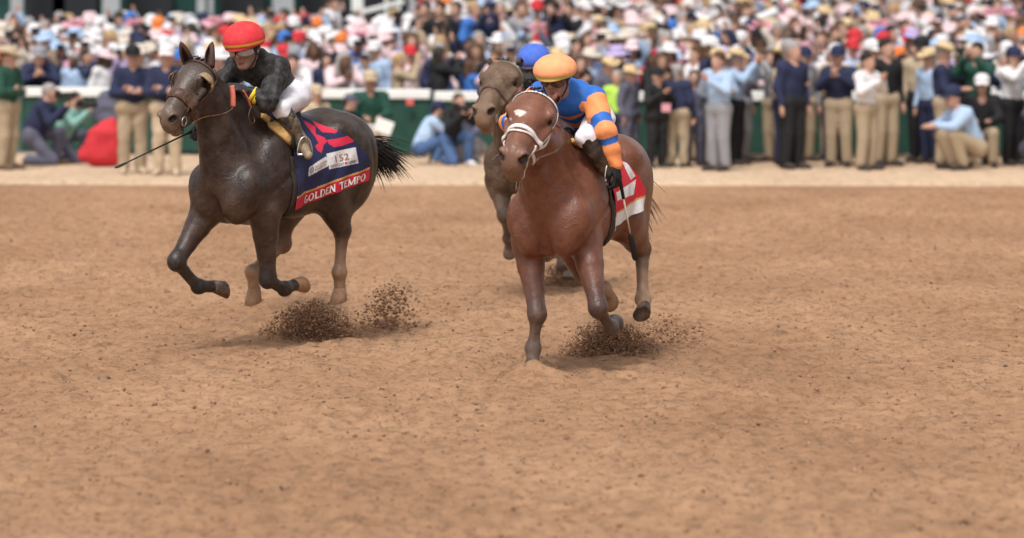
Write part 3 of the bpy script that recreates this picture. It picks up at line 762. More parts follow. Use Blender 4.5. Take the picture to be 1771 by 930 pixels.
def make_jockey(label, fr, J, H, cfg):
    """J: joints in the horse's frame; the body is one mesh, the clothes are its children"""
    root_S = SDF(); sk = cfg['skin']
    j = {k: np.array(v, float) for k, v in J.items()}
    hipc = 0.5 * (j['hip_l'] + j['hip_r']); shc = 0.5 * (j['sh_l'] + j['sh_r'])
    head_field(root_S, H, sk, shc + 0.02 * (H.c - shc))
    root_S.chain([hipc, 0.5 * (hipc + shc), shc], [0.10, 0.10, 0.11], 0.05, col=sk)
    for s in 'lr':
        root_S.chain([shc, j['sh_' + s], j['el_' + s], j['wr_' + s]], [0.07, 0.055, 0.038, 0.026], 0.03, col=sk)
        root_S.chain([hipc, j['hip_' + s], j['kn_' + s], j['an_' + s]], [0.09, 0.085, 0.052, 0.036], 0.03, col=sk)
    v, f = root_S.mesh(0.0075)
    me = new_mesh('person', v, f); set_colours(me, root_S.colours(v, sk, 0.006))
    o = link('person', me, skin_mat()); fr.place(o); tag(o, label, 'jockey')
    # jersey
    S = SDF(); c = cfg['jersey']
    up = unit(shc - hipc); out = unit(np.cross(up, j['sh_l'] - j['sh_r']))     # towards the rider's back or front
    if out[2] < 0: out = -out
    S.chain([hipc + 0.03 * up, 0.45 * hipc + 0.55 * shc + 0.045 * out, shc - 0.02 * up + 0.02 * out], [0.118, 0.150, 0.135], 0.06, col=c)
    S.cone(j['sh_l'], j['sh_r'], 0.085, 0.085, 0.06, col=c)
    S.cone(shc, shc + 0.50 * (H(-0.02, 0, -0.07) - shc), 0.085, 0.066, 0.04, col=c)
    for s in 'lr':
        a, b, w = j['sh_' + s], j['el_' + s], j['wr_' + s]; q = cfg.get('arm', 1.0)
        S.chain([a, a + 0.5 * (b - a), b], [0.084 * q, 0.075 * q, 0.062 * q], 0.04, col=c); S.chain([b, b + 0.5 * (w - b), b + 0.96 * (w - b)], [0.062 * q, 0.058 * q, 0.046 * q], 0.03, col=c)
    sdf_part('jersey', S, cfg.get('res', 0.0085), cfg['jersey_mat'], o, c, 0.006, cfg.get('folds', 0.024), 30, cfg.get('seed', 1), cfg.get('jersey_fn'))
    # breeches
    S = SDF(); c = cfg['breeches']
    S.cone(j['hip_l'], j['hip_r'], 0.108, 0.108, 0.05, col=c); S.cone(hipc, hipc + 0.08 * up, 0.11, 0.10, 0.05, col=c)
    S.ell(hipc - 0.06 * up + 0.03 * out, (0.105, 0.15, 0.10), 0.05, col=c)
    for s in 'lr':
        a, b, w = j['hip_' + s], j['kn_' + s], j['an_' + s]
        S.chain([a, a + 0.5 * (b - a), b], [0.100, 0.084, 0.066], 0.04, col=c); S.cone(b, b + 0.35 * (w - b), 0.066, 0.056, 0.03, col=c)
    sdf_part('breeches', S, 0.009, cfg['breeches_mat'], o, c, 0.006, 0.008, 45, 5)
    for s in 'lr':
        S = SDF(); b, w, t = j['kn_' + s], j['an_' + s], j['toe_' + s]; c = cfg['boot']; c2 = cfg['boot_low']
        S.chain([b + 0.10 * (w - b), b + 0.45 * (w - b), b + 0.85 * (w - b), w], [0.070, 0.069, 0.052, 0.050], 0.02, cols=[c, c, c2])
        hl = w - 0.05 * unit(t - w) + 0.055 * unit(w - b); S.cone(w, hl, 0.048, 0.040, 0.03, col=c2)
        S.chain([hl, 0.5 * (hl + t), t], [0.036, 0.040, 0.032], 0.03, col=c2)
        sdf_part('boot', S, 0.0075, cfg['boot_mat'], o, c, 0.02, 0.010, 50, 7)
        S = SDF(); hand_field(S, j['wr_' + s], j['hd_' + s], j['hn_' + s], 1 if s == 'l' else -1, cfg.get('curl', 60), 1.15, cfg['glove'])
        g = sdf_part('glove', S, 0.0055, mat('glove_leather', attr='Col', rough=0.7, noise=0.3, nscale=60, bump=0.2, bscale=90), o, cfg['glove'])
        if cfg.get('cuff') and s in cfg.get('cuff_side', 'lr'):
            mb = MB(); w = j['wr_' + s]; d = unit(w - j['el_' + s])
            for q in (-0.045, -0.078):
                pts = [w + (q - 0.014) * d, w + (q - 0.013) * d, w + (q + 0.013) * d, w + (q + 0.014) * d]; mb.tube(pts, [0.05, 0.060, 0.060, 0.05], 16)
            mb.build('wristband', mat('cuff_yellow', cfg['cuff'], 0.55, noise=0.2), o)
    # cap, goggles, strap
    cap = dome('riding_cap', H, cfg.get('cap_r', (0.150, 0.128, 0.115)), 0.055, 0.022, mat('cap_silk', attr='Col', rough=0.75, noise=0.10, nscale=25, bump=0.12, bscale=60, dust=(0.35, 0.2, 0.14), dustamt=0.25, dscale=18), o, cfg['cap'], cfg.get('band'), cfg.get('bandz', (0.034, 0.052)), 0.018, 0.004)
    mb = MB()
    for sg in (1, -1):
        pts = []
        for i in range(9):
            a = i / 8; ang = R(8 + 62 * a); pts.append(H((0.105) * math.cos(ang) + 0.012, sg * 0.088 * math.sin(ang), -0.004 - 0.004 * a))
        vv = []
        for i, p in enumerate(pts):
            hgt = (0.012, 0.021, 0.026, 0.028, 0.028, 0.027, 0.023, 0.017, 0.010)[i] * H.k
            for q in (-1, -0.5, 0.5, 1): vv.append(p + H.u * hgt * q + H.f * (0.006 if abs(q) < 0.9 else -0.004))
        mb.add(vv, [(i * 4 + k_, i * 4 + k_ + 1, (i + 1) * 4 + k_ + 1, (i + 1) * 4 + k_) for i in range(8) for k_ in range(3)])
    g = mb.build('goggles', cfg['goggle_mat'], o); so = g.modifiers.new('thick', 'SOLIDIFY'); so.thickness = 0.004
    mb = MB()
    for sg in (1, -1):
        P_ = np.array([H(0.05, sg * 0.084, -0.004), H(0.02, sg * 0.090, 0.0), H(-0.03, sg * 0.088, 0.006), H(-0.08, sg * 0.060, 0.008), H(-0.10, sg * 0.02, 0.008)]); N_ = np.array([sg * H.s - 0.3 * H.f * (i - 1) for i in range(5)])
        ribbon(mb, P_, N_, 0.022, 0.004)
    mb.build('strap', mat('goggle_strap', (0.03, 0.03, 0.032), 0.6), g)
    mb = MB(); P_ = [H(0.02, sg * 0.080, 0.01 - abs(0)) for sg in (1,)]
    for sg in (1, -1): mb.tube(spline([H(0.01, sg * 0.083, 0.015), H(0.022, sg * 0.078, -0.05), H(0.045, sg * 0.045, -0.108), H(0.052, 0, -0.124)], 5), 0.006, 6)
    mb.build('chin_strap', mat('goggle_strap', (0.03, 0.03, 0.032), 0.6), cap)
    return o

# ---- jockey one, black silks and red cap
HJ1 = HeadF(H1.P(424, 84, 0.0), (0.93, 0.20, -0.20), (0.22, 0, 1), 1.20)
J1 = dict(hip_l=H1.P(512, 166, 0.13), hip_r=(-0.26, -0.13, 1.90), sh_l=H1.P(482, 118, 0.20), sh_r=(0.06, -0.20, 2.06),
          el_l=H1.P(463, 178, 0.27), el_r=(0.27, -0.34, 1.80), wr_l=H1.P(429, 158, 0.15), wr_r=(0.47, -0.22, 1.64),
          kn_l=H1.P(487, 189, 0.27), kn_r=(0.10, -0.27, 1.74), an_l=H1.P(520, 245, 0.335), an_r=(-0.10, -0.33, 1.50), toe_l=H1.P(541, 268, 0.36), toe_r=(-0.06, -0.36, 1.41),
          hd_l=H1.P(404, 147, 0.10) - H1.P(429, 158, 0.15), hd_r=(0.10, 0.02, -0.03), hn_l=(0.1, 0.6, 0.8), hn_r=(0.1, -0.75, 0.65))
J1['toe_l'] = np.array(J1['an_l']) + np.array([0.06, 0.115, -0.095])
black = (0.018, 0.018, 0.019)
goggle1 = mat('goggle_clear', (0.42, 0.34, 0.31), 0.10, noise=0.35, nscale=25, spec=0.8)
jockey1 = make_jockey('jockey in black silks and red cap with yellow band', H1, J1, HJ1, dict(
    skin=SKIN1, jersey=black, jersey_mat=mat('silk_black', attr='Col', rough=0.55, noise=0.35, nscale=20, bump=0.35, bscale=24, dust=(0.13, 0.11, 0.10), dustamt=0.5, dscale=26),
    breeches=(0.72, 0.70, 0.74), breeches_mat=mat('breeches_white', attr='Col', rough=0.6, noise=0.06, bump=0.12, bscale=40),
    boot=(0.035, 0.031, 0.028), boot_low=(0.24, 0.18, 0.12), boot_mat=mat('boot_leather', attr='Col', rough=0.45, noise=0.3, nscale=30, dust=(0.36, 0.25, 0.16), dustamt=0.8, dscale=16),
    glove=(0.035, 0.034, 0.035), cuff=(0.75, 0.55, 0.04), cuff_side='l', cap=(0.62, 0.035, 0.045), band=(0.78, 0.42, 0.05), goggle_mat=goggle1, curl=58, seed=4))

# ---- jockey two, blue and orange silks
HJ2 = HeadF(H2.P(961, 135, 0.0), (0.95, -0.02, -0.22), (0.22, 0, 1), 1.10)
J2 = dict(hip_l=(-0.22, 0.14, 1.735), hip_r=(-0.24, -0.12, 1.735), sh_l=H2.P(1026, 172, 0.20), sh_r=(0.06, -0.20, 1.90),
          el_l=H2.P(1048, 228, 0.35), el_r=(0.32, -0.33, 1.72), wr_l=H2.P(1064, 286, 0.40), wr_r=(0.56, -0.16, 1.70),
          kn_l=H2.P(1013, 238, 0.215), kn_r=(0.16, -0.25, 1.60), an_l=H2.P(1048, 290, 0.335), an_r=(-0.02, -0.32, 1.32), toe_l=H2.P(1060, 312, 0.39), toe_r=(0.05, -0.34, 1.24),
          hd_l=(0.02, 0.03, -0.11), hd_r=(0.11, 0.03, -0.01), hn_l=(0.2, 0.95, 0.2), hn_r=(0.1, -0.7, 0.7))
OR2, BL2 = (0.84, 0.30, 0.11), (0.022, 0.14, 0.50)
def silks2(v, C):
    C = np.tile(OR2, (len(v), 1)).astype(float)
    j = {k: np.array(q, float) for k, q in J2.items()}
    hipc = 0.5 * (j['hip_l'] + j['hip_r']); shc = 0.5 * (j['sh_l'] + j['sh_r'])
    def seg(a, b):
        t = ((v - a) @ (b - a)) / ((b - a) @ (b - a)); d = np.linalg.norm(v - a - np.clip(t, 0, 1)[:, None] * (b - a), axis=1); return t, d
    tt, dt = seg(shc, hipc); dt = dt - 0.05
    best = dt.copy(); zone = np.where(tt < 0.22, 1, np.where((tt * 5.2 + np.abs(v[:, 1]) * 2.2).astype(int) % 2 == 0, 1, 0))
    for s in 'lr':
        t1, d1 = seg(j['sh_' + s], j['el_' + s]); t2, d2 = seg(j['el_' + s], j['wr_' + s])
        z1 = np.where(t1 < 0.10, 1, np.where((t1 > 0.62) & (t1 < 0.86), 1, 0)); z2 = np.where((t2 > 0.14) & (t2 < 0.34), 1, 0)
        m = d1 < best; zone = np.where(m, z1, zone); best = np.minimum(best, d1); m = d2 < best; zone = np.where(m, z2, zone); best = np.minimum(best, d2)
    up = v[:, 2] > shc[2] - 0.02
    zone = np.where(up & (np.linalg.norm(v - shc, axis=1) < 0.22), 1, zone)
    C[zone == 1] = BL2
    return C
jockey2 = make_jockey('jockey in blue and orange banded silks and orange cap', H2, J2, HJ2, dict(
    skin=SKIN2, jersey=OR2, jersey_fn=silks2, jersey_mat=mat('silk_bright', attr='Col', rough=0.6, noise=0.08, nscale=20, bump=0.22, bscale=24, dust=(0.4, 0.25, 0.16), dustamt=0.10, dscale=22),
    breeches=(0.76, 0.73, 0.78), breeches_mat=mat('breeches_white', attr='Col'),
    boot=(0.026, 0.018, 0.014), boot_low=(0.075, 0.042, 0.026), boot_mat=mat('boot_plain', attr='Col', rough=0.5, noise=0.3, nscale=30, dust=(0.2, 0.12, 0.07), dustamt=0.35, dscale=16), glove=(0.012, 0.012, 0.013),
    cap=(0.86, 0.36, 0.17), band=(0.45, 0.62, 0.10), bandz=(0.024, 0.036), cap_r=(0.152, 0.136, 0.098), goggle_mat=mat('goggle_dark', (0.07, 0.045, 0.035), 0.15, noise=0.4, nscale=30, dust=DIRT, dustamt=0.6, dscale=40), curl=62, seed=8, folds=0.013, res=0.0065, arm=1.08))

# ---- jockey three, mostly hidden
HJ3 = HeadF(H3.P(924, 114, 0.0), (0.95, 0.0, -0.22), (0.25, 0, 1), 1.15)
J3 = {k: np.array(q, float) + (np.array([0, 0, -0.03])) for k, q in J1.items()}
for k in J3:
    if k[:2] in ('hd', 'hn'): J3[k] = np.array(J1[k], float)
dh = HJ3.c - HJ1.c
for k in ('sh_l', 'sh_r'): J3[k] = J3[k] + np.array([dh[0] * 0.8, 0, dh[2] * 0.7])
jockey3 = make_jockey('jockey in dark silks and muddy blue cap on the rear horse', H3, J3, HJ3, dict(
    skin=SKIN3, jersey=(0.025, 0.03, 0.06), jersey_mat=mat('silk_black', attr='Col'), breeches=(0.6, 0.56, 0.55), breeches_mat=mat('breeches_white', attr='Col'),
    boot=(0.035, 0.031, 0.028), boot_low=(0.2, 0.15, 0.1), boot_mat=mat('boot_leather', attr='Col'), glove=(0.03, 0.03, 0.03),
    cap=(0.055, 0.14, 0.58), band=(0.14, 0.13, 0.22), bandz=(-0.01, 0.04), goggle_mat=mat('goggle_dark'), curl=60, seed=12))

print('thigh', np.linalg.norm(np.array(J2['hip_l']) - J2['kn_l']), 'shin', np.linalg.norm(np.array(J2['an_l']) - J2['kn_l']), J2['kn_l'], J2['an_l'])
# ------------------------------------------------------------------ tack for each horse
from mathutils.bvhtree import BVHTree
def cam_hit(fr, S, px, py, off=0.004):
    o = fr.loc(np.array([0, 0, CAMH])); a = fr.loc(world_at(px, py, fr.o[1])); d = unit(a - o); t = np.linalg.norm(a - o) - 2.2
    for _ in range(120):
        t += float(np.clip(0.8 * (S.near((o + d * t)[None])[0] - off), -0.03, 0.04))
    return o + d * t
def on_cloth(fr, bvh, px, py, off=0.003):
    o = fr.loc(np.array([0, 0, CAMH])); a = fr.loc(world_at(px, py, fr.o[1])); d = unit(a - o)
    h = bvh.ray_cast(Vector(o), Vector(d))
    if h[0] is None: return None
    n = np.array(h[1]); n = n if n @ d < 0 else -n
    return np.array(h[0]) + n * off
def surface_ribbon(name, fr, S, pix, w, m, parent, th=0.012, n=6):
    k = spline([(x, y, 0) for x, y in pix], n); P_ = np.array([cam_hit(fr, S, q[0], q[1]) for q in k]); mb = MB(); ribbon(mb, P_, normals_of(S, P_), w, th); return mb.build(name, m, parent)

leather = mat('leather_brown', (0.075, 0.040, 0.028), 0.42, noise=0.3, nscale=60, dust=DIRT, dustamt=0.4, dscale=30)
tan_strap = mat('strap_tan', (0.34, 0.25, 0.15), 0.6, noise=0.25, nscale=70)
white_strap = mat('strap_white', (0.74, 0.70, 0.68), 0.5, noise=0.12, nscale=60, dust=DIRT, dustamt=0.35, dscale=40)
black_strap = mat('strap_black', (0.018, 0.017, 0.017), 0.45, noise=0.2)
steel = mat('bit_steel', (0.55, 0.53, 0.50), 0.3, metal=0.9)
chamois = mat('chamois_yellow', (0.58, 0.36, 0.13), 0.8, noise=0.2, nscale=40, bump=0.3, bscale=50)
rubber_red = mat('rein_rubber', (0.52, 0.14, 0.10), 0.6, noise=0.15)
cloth_m = mat('saddle_cloth_weave', attr='Col', rough=0.62, noise=0.10, nscale=60, bump=0.12, bscale=50)

def bridle(fr, hd, S, parent, m_head, m_nose, style):
    root = strap('bridle', hd, S, [(0.055, -112, -0.03), (0.05, -80, 0), (0.045, -40, 0), (0.045, 0, 0), (0.045, 40, 0), (0.05, 80, 0), (0.055, 112, -0.03)], style.get('brow', 0.024), m_head, parent)
    for sg in (1, -1):
        strap('cheek_strap', hd, S, [(-0.02, sg * 96, 0.0), (0.06, sg * 98, -0.02), (0.20, sg * 100, -0.03), (0.34, sg * 102, -0.03), (0.475, sg * 104, -0.04)], style.get('cheek', 0.018), m_head, root)
        if style.get('double'): strap('cheek_strap', hd, S, [(0.05, sg * 84, 0.0), (0.16, sg * 112, -0.02), (0.28, sg * 118, -0.03), (0.38, sg * 112, -0.03)], 0.020, m_head, root)
        mb = MB(); c, nn = head_path(hd, S, [(0.49, sg * 104, -0.04), (0.50, sg * 104, -0.04)], 1, 0.010); ring(mb, c[0], nn[0], 0.034, 0.005); mb.build('bit_ring', steel, root)
    nb = [(0.36, -150, -0.04), (0.36, -100, -0.03), (0.37, -50, -0.01), (0.375, 0, 0), (0.37, 50, -0.01), (0.36, 100, -0.03), (0.36, 150, -0.04)]
    strap('noseband', hd, S, nb, style.get('nose', 0.03), m_nose, root, style.get('noseth', 0.007))
    if style.get('figure8', True):
        strap('cross_strap', hd, S, [(0.30, -108, -0.03), (0.36, -70, -0.02), (0.40, -30, 0), (0.415, 0, 0), (0.40, 30, 0), (0.36, 70, -0.02), (0.30, 108, -0.03)], 0.016, m_nose, root)
        strap('lower_strap', hd, S, [(0.40, -70, -0.02), (0.46, -95, -0.03), (0.52, -128, -0.04), (0.535, -165, -0.05)], 0.015, m_nose, root)
        strap('lower_strap', hd, S, [(0.40, 70, -0.02), (0.46, 95, -0.03), (0.52, 128, -0.04), (0.535, 165, -0.05)], 0.015, m_nose, root)
    return root

def rein(pts, r, m, parent, name='rein', n=8): 
    mb = MB(); mb.tube(spline(pts, n), r, 6, flat=0.5); return mb.build(name, m, parent)

def saddle(fr, S, z0, parent):
    F = SDF()
    F.ell((-0.16, 0, 1.575 + z0), (0.20, 0.12, 0.045), 0.04); F.cone((0.0, 0, 1.61 + z0), (0.04, 0, 1.65 + z0), 0.05, 0.035, 0.04, (1, 1.2, 1)); F.cone((-0.32, 0, 1.59 + z0), (-0.36, 0, 1.62 + z0), 0.06, 0.04, 0.04, (1, 1.6, 1))
    v, f = F.mesh(0.012); o = link('saddle', new_mesh('saddle', v, f), black_strap, parent)
    for sg in (1, -1):
        a = np.linspace(R(20), R(74), 12); c = np.tile([-0.02, 0, 1.25 + z0], (12, 1)); c[:, 0] -= np.linspace(0.04, -0.02, 12)
        p = trace(S, c, np.stack([np.zeros(12), sg * np.sin(a), np.cos(a)], 1), 0.75, 0.022); mb = MB(); ribbon(mb, p, normals_of(S, p), np.linspace(0.20, 0.26, 12), 0.008); mb.build('saddle_flap', black_strap, o)
        a = np.linspace(R(70), R(165), 16); c = np.tile([0.05, 0, 1.18 + z0], (16, 1))
        p = trace(S, c, np.stack([np.zeros(16), sg * np.sin(a), np.cos(a)], 1), 0.75, 0.004); mb = MB(); ribbon(mb, p, normals_of(S, p), 0.075, 0.006); mb.build('girth', mat('girth_web', (0.035, 0.026, 0.022), 0.7, noise=0.3, nscale=60), o)
    return o

def stirrup(j, s, z0, parent):
    mb = MB(); a = np.array(j['an_' + s], float); t = np.array(j['toe_' + s], float); c = 0.42 * a + 0.58 * t + np.array([0, 0, -0.035]); sg = 1 if s == 'l' else -1
    top = np.array([0.02, sg * 0.20, 1.52 + z0])
    mb.tube([top, c + np.array([0, 0, 0.13])], 0.010, 6, flat=0.35); l = mb.build('stirrup_leather', leather, parent)
    mb = MB(); d = unit(np.cross(t - a, [0, 0, 1.0])); pts = [c + 0.06 * d * math.cos(q) + np.array([0, 0, 0.13 * math.sin(q)]) for q in np.linspace(0, math.pi, 12)]; mb.tube(pts, 0.006, 6); mb.tube([pts[0], pts[-1]], 0.010, 6); mb.build('stirrup_iron', steel, l)

def saddle_cloth(fr, S, parent, x0, x1, zlow, z0, paint, both, tilt=0.0, res=(170, 130), ztop=None):
    G = drape(S, x0, x1, zlow, res[0], res[1], 0.016, 1.25 + z0, tilt=tilt, ztop=ztop)
    nx, na = G.shape[:2]; v = G.reshape(-1, 3).copy()
    v[:, 1] += 0.004 * np.sin(v[:, 0] * 38 + v[:, 2] * 22) * np.clip((1.5 + z0 - v[:, 2]) * 3, 0, 1)
    G = v.reshape(nx, na, 3)
    me = new_mesh('saddle_cloth', v, grid_faces(nx, na)[:, ::-1]); L = np.linalg.norm(np.diff(G, axis=1), axis=2).sum(1)
    hem = (1 - np.tile(np.linspace(0, 1, na), (nx, 1))) * L[:, None]
    pix = np.array([fr.pix(p) for p in v]); C = paint(pix[:, 0], pix[:, 1], hem.ravel(), np.repeat(np.linspace(0, 1, nx), na))
    set_colours(me, C); o = link('saddle_cloth', me, cloth_m, parent)
    so = o.modifiers.new('thick', 'SOLIDIFY'); so.thickness = 0.005; so.offset = -1
    v2 = v * [1, -1, 1]; me2 = new_mesh('saddle_cloth', v2, grid_faces(nx, na)); set_colours(me2, both(hem.ravel())); o2 = link('saddle_cloth', me2, cloth_m, parent)
    so = o2.modifiers.new('thick', 'SOLIDIFY'); so.thickness = 0.005; so.offset = -1
    bvh = BVHTree.FromPolygons([Vector(p) for p in v], [tuple(int(i) for i in q) for q in grid_faces(nx, na)])
    return o, G, L, bvh

def letter_part(name, v, f, place, m, parent):
    P_ = [place(*q) for q in v]
    if any(p is None for p in P_): return None
    return link(name, new_mesh(name, P_, f, False), m, parent)

# ---- horse one
Zp = lambda pts, x0, y0, s: [(x0 + a / s, y0 + b / s) for a, b in pts]
NAVY, RED, GOLD, PAPER = (0.020, 0.024, 0.075), (0.50, 0.022, 0.045), (0.60, 0.33, 0.09), (0.68, 0.66, 0.66)
redA = Zp([(225, 135), (300, 150), (375, 205), (460, 275), (440, 295), (330, 285), (270, 230), (235, 170)], 490, 170, 4.895)
redB = Zp([(170, 185), (215, 205), (270, 240), (275, 300), (350, 330), (370, 365), (340, 395), (325, 462), (288, 440), (270, 400), (300, 375), (265, 320), (225, 265), (190, 225)], 490, 170, 4.895)
redC = Zp([(370, 350), (430, 345), (520, 325), (545, 315), (602, 345), (590, 368), (500, 400), (430, 412), (385, 385)], 490, 170, 4.895)
blueT = Zp([(100, 60), (200, 85), (268, 125), (235, 135), (170, 160), (110, 95)], 490, 170, 4.895)
panA = Zp([(365, 468), (612, 412), (637, 548), (388, 600)], 490, 170, 4.895)
panB = Zp([(218, 585), (358, 492), (374, 500), (380, 572), (212, 660)], 490, 170, 4.895)
def paint1(x, y, hem, s):
    C = np.tile(NAVY, (len(x), 1)).astype(float)
    C[inside(blueT, x, y)] = (0.035, 0.07, 0.26)
    for p in (redA, redB, redC): C[inside(p, x, y)] = (0.62, 0.030, 0.070)
    C[inside(panA, x, y) | inside(panB, x, y)] = PAPER
    C[hem < 0.100] = GOLD; C[hem < 0.086] = RED; return C
def back1(hem):
    C = np.tile(NAVY, (len(hem), 1)).astype(float); C[hem < 0.100] = GOLD; C[hem < 0.086] = RED; return C
cl1, G1, L1, bvh1 = saddle_cloth(H1, S1, horse1, 0.04, -0.83, lambda s: 1.025 + 0.185 * s, Z1, paint1, back1, ztop=lambda s: 2.2 if s < 0.38 else 1.70 - 0.34 * ((s - 0.38) / 0.62) ** 1.3)
def hem1(a, b, e=0.0):                        # a along the hem in metres from the front, b up from it
    Lh = np.concatenate([[0], np.cumsum(np.linalg.norm(np.diff(G1[:, -1], axis=0), axis=1))]); i = np.interp(a, Lh, np.arange(len(Lh))); j = (1 - b / np.interp(i, np.arange(len(L1)), L1)) * (G1.shape[1] - 1)
    i = min(max(i, 0), G1.shape[0] - 1.001); j = min(max(j, 0), G1.shape[1] - 1.001); i0, j0 = int(i), int(j); fi, fj = i - i0, j - j0
    p = G1[i0, j0] * (1 - fi) * (1 - fj) + G1[i0 + 1, j0] * fi * (1 - fj) + G1[i0, j0 + 1] * (1 - fi) * fj + G1[i0 + 1, j0 + 1] * fi * fj
    n = unit(np.cross(G1[i0 + 1, j0] - G1[i0, j0], G1[i0, j0 + 1] - G1[i0, j0])); n = n if n[1] > 0 else -n
    return p + n * (0.007 + e)
hemL = np.linalg.norm(np.diff(G1[:, -1], axis=0), axis=1).sum()
print('hem length', hemL)
w_ = serif_word('GOLDEN TEMPO', 1.0)[2]; sx, sy = hemL * 0.81 / w_, 0.054; at_ = 0.0
for wd_ in ('GOLDEN', 'TEMPO'):
    v_, f_, l_ = serif_word(wd_, 1.0)
    letter_part('lettering', [((q[0] + at_) * sx + hemL * 0.135, q[1] * sy + 0.017, q[2]) for q in v_], f_, hem1, mat('print_white', (0.82, 0.80, 0.78), 0.6), cl1); at_ += l_ + 0.40
def quad_map(c):                      # unit square -> pixel, corners top-left, top-right, bottom-right, bottom-left
    c = [np.array(q, float) for q in c]
    return lambda a, b: (1 - b) * ((1 - a) * c[3] + a * c[2]) + b * ((1 - a) * c[0] + a * c[1])
def print_text(word, corners, box, m, parent, bold=0.0, serif=None):
    v, f = glyph_mesh(word, 1.0, bold); lo = v.min(0); hi = v.max(0); q = quad_map(corners)
    def place(x, y):
        a = box[0] + (box[2] - box[0]) * (x - lo[0]) / (hi[0] - lo[0]); b = box[1] + (box[3] - box[1]) * (y - lo[1]) / (hi[1] - lo[1]); p = q(a, b); return on_cloth(H1, bvh1, p[0], p[1], 0.004)
    return letter_part('lettering', [(p[0], p[1]) for p in v], f, place, m, parent)
brown_ink = mat('print_brown', (0.30, 0.15, 0.08), 0.6); navy_ink = mat('print_navy', (0.05, 0.05, 0.10), 0.6)
cA = [panA[0], panA[1], panA[2], panA[3]]; cB = [panB[0], panB[1], (panB[2][0], panB[3][1]), panB[4]]
cB = Zp([(218, 585), (366, 496), (380, 572), (212, 660)], 490, 170, 4.895)
print_text('152', cA, (0.25, 0.36, 0.72, 0.76), brown_ink, cl1, 0.01)
print_text('KENTUCKY', cA, (0.05, 0.08, 0.52, 0.24), navy_ink, cl1, 0.01)
print_text('DERBY', cA, (0.64, 0.08, 0.95, 0.24), navy_ink, cl1, 0.01)
print_text('WOODFORD', cB, (0.32, 0.50, 0.97, 0.76), brown_ink, cl1, 0.012)
print_text('RESERVE', cB, (0.32, 0.18, 0.90, 0.42), brown_ink, cl1, 0.012)
print_text('O', cB, (0.05, 0.16, 0.26, 0.84), navy_ink, cl1, -0.01); print_text('%', cB, (0.10, 0.34, 0.21, 0.66), navy_ink, cl1)
def px_shape(pts, fr, bvh, m, parent, name='emblem'):
    P_ = [on_cloth(fr, bvh, a, b, 0.004) for a, b in pts]; c = sum(P_) / len(P_); link(name, new_mesh(name, P_ + [c], [(i, (i + 1) % len(P_), len(P_)) for i in range(len(P_))], False), m, parent)
qa = quad_map(cA)
px_shape([qa(0.58 + 0.038 * math.cos(t) * (1 + 0.25 * math.cos(5 * t)), 0.17 + 0.085 * math.sin(t) * (1 + 0.25 * math.cos(5 * t))) for t in np.linspace(0, 6.28, 20)[:-1]], H1, bvh1, mat('print_rose', (0.55, 0.03, 0.06), 0.6), cl1, 'rose_emblem')
for a0, b0, a1, b1 in ((0.10, 0.62, 0.42, 0.90), (0.42, 0.90, 0.90, 0.50)):
    px_shape([qa(a0, b0), qa(a1, b1), qa(a1, b1 - 0.03), qa(a0, b0 - 0.03)], H1, bvh1, mat('print_gold', (0.55, 0.42, 0.26), 0.6), cl1, 'roof_line')

br1 = bridle(H1, hd1, S1, horse1, leather, leather, dict(brow=0.020, nose=0.085, noseth=0.010, cheek=0.022))
for sg in (1, -1):                      # blinker cups: quarter bowls behind the eyes
    c = hd1(0.195, 0.028, sg * 0.088); vv = []
    for i in range(13):
        a = R(-88 + 176 * i / 12)
        for k_ in range(6):
            th = R(0 + 82 * k_ / 5); r = 0.082
            vv.append(c + r * (math.cos(th) * (-math.cos(a) * hd1.u + math.sin(a) * hd1.n) * 1.0 + 0.80 * math.sin(th) * sg * hd1.w))
    ff = [(i * 6 + k_, i * 6 + k_ + 1, (i + 1) * 6 + k_ + 1, (i + 1) * 6 + k_) for i in range(12) for k_ in range(5)]
    o = link('blinker_cup', new_mesh('blinker_cup', vv, ff), mat('blinker_tan', (0.30, 0.21, 0.12), 0.4, noise=0.3, nscale=30), br1); so = o.modifiers.new('t', 'SOLIDIFY'); so.thickness = 0.008
    mb = MB(); mb.tube([vv[i * 6] + 0.004 * sg * hd1.w for i in range(13)] + [c + 0.080 * (math.cos(t) * hd1.u + math.sin(t) * hd1.n) * 1.0 + sg * hd1.w * -0.012 for t in np.linspace(R(88), R(-88), 12)], 0.0055, 6); mb.build('rim', leather, o)
saddle(H1, S1, Z1, horse1)
surface_ribbon('saddle_towel', H1, S1, [(451, 199), (466, 211), (484, 226), (505, 242)], [0.05 + 0.055 * min(1, i / 16) for i in range(19)], chamois, horse1, 0.022)
rn = rein([hd1(0.50, -0.055, 0.10), p1(352, 203, 0.14), p1(384, 197, 0.17), p1(400, 189, 0.18), p1(403, 180, 0.18)], 0.009, leather, horse1)
rein([p1(403, 184, 0.18), p1(403, 168, 0.18), p1(401, 148, 0.16)], 0.024, rubber_red, rn, 'grip')
rein([p1(420, 156, 0.16), p1(428, 170, 0.17), p1(434, 186, 0.17)], 0.014, rubber_red, rn, 'grip')
rein([p1(434, 184, 0.17), p1(430, 200, 0.17), p1(434, 213, 0.17), p1(440, 210, 0.17), p1(438, 199, 0.16), p1(433, 190, 0.16)], 0.005, leather, rn, 'rein_end')
rein([hd1(0.50, -0.055, -0.10), (0.80, -0.20, 1.72), (0.60, -0.22, 1.70), (0.50, -0.21, 1.66)], 0.009, leather, horse1)
for s_ in 'lr': stirrup(J1, s_, Z1, horse1)
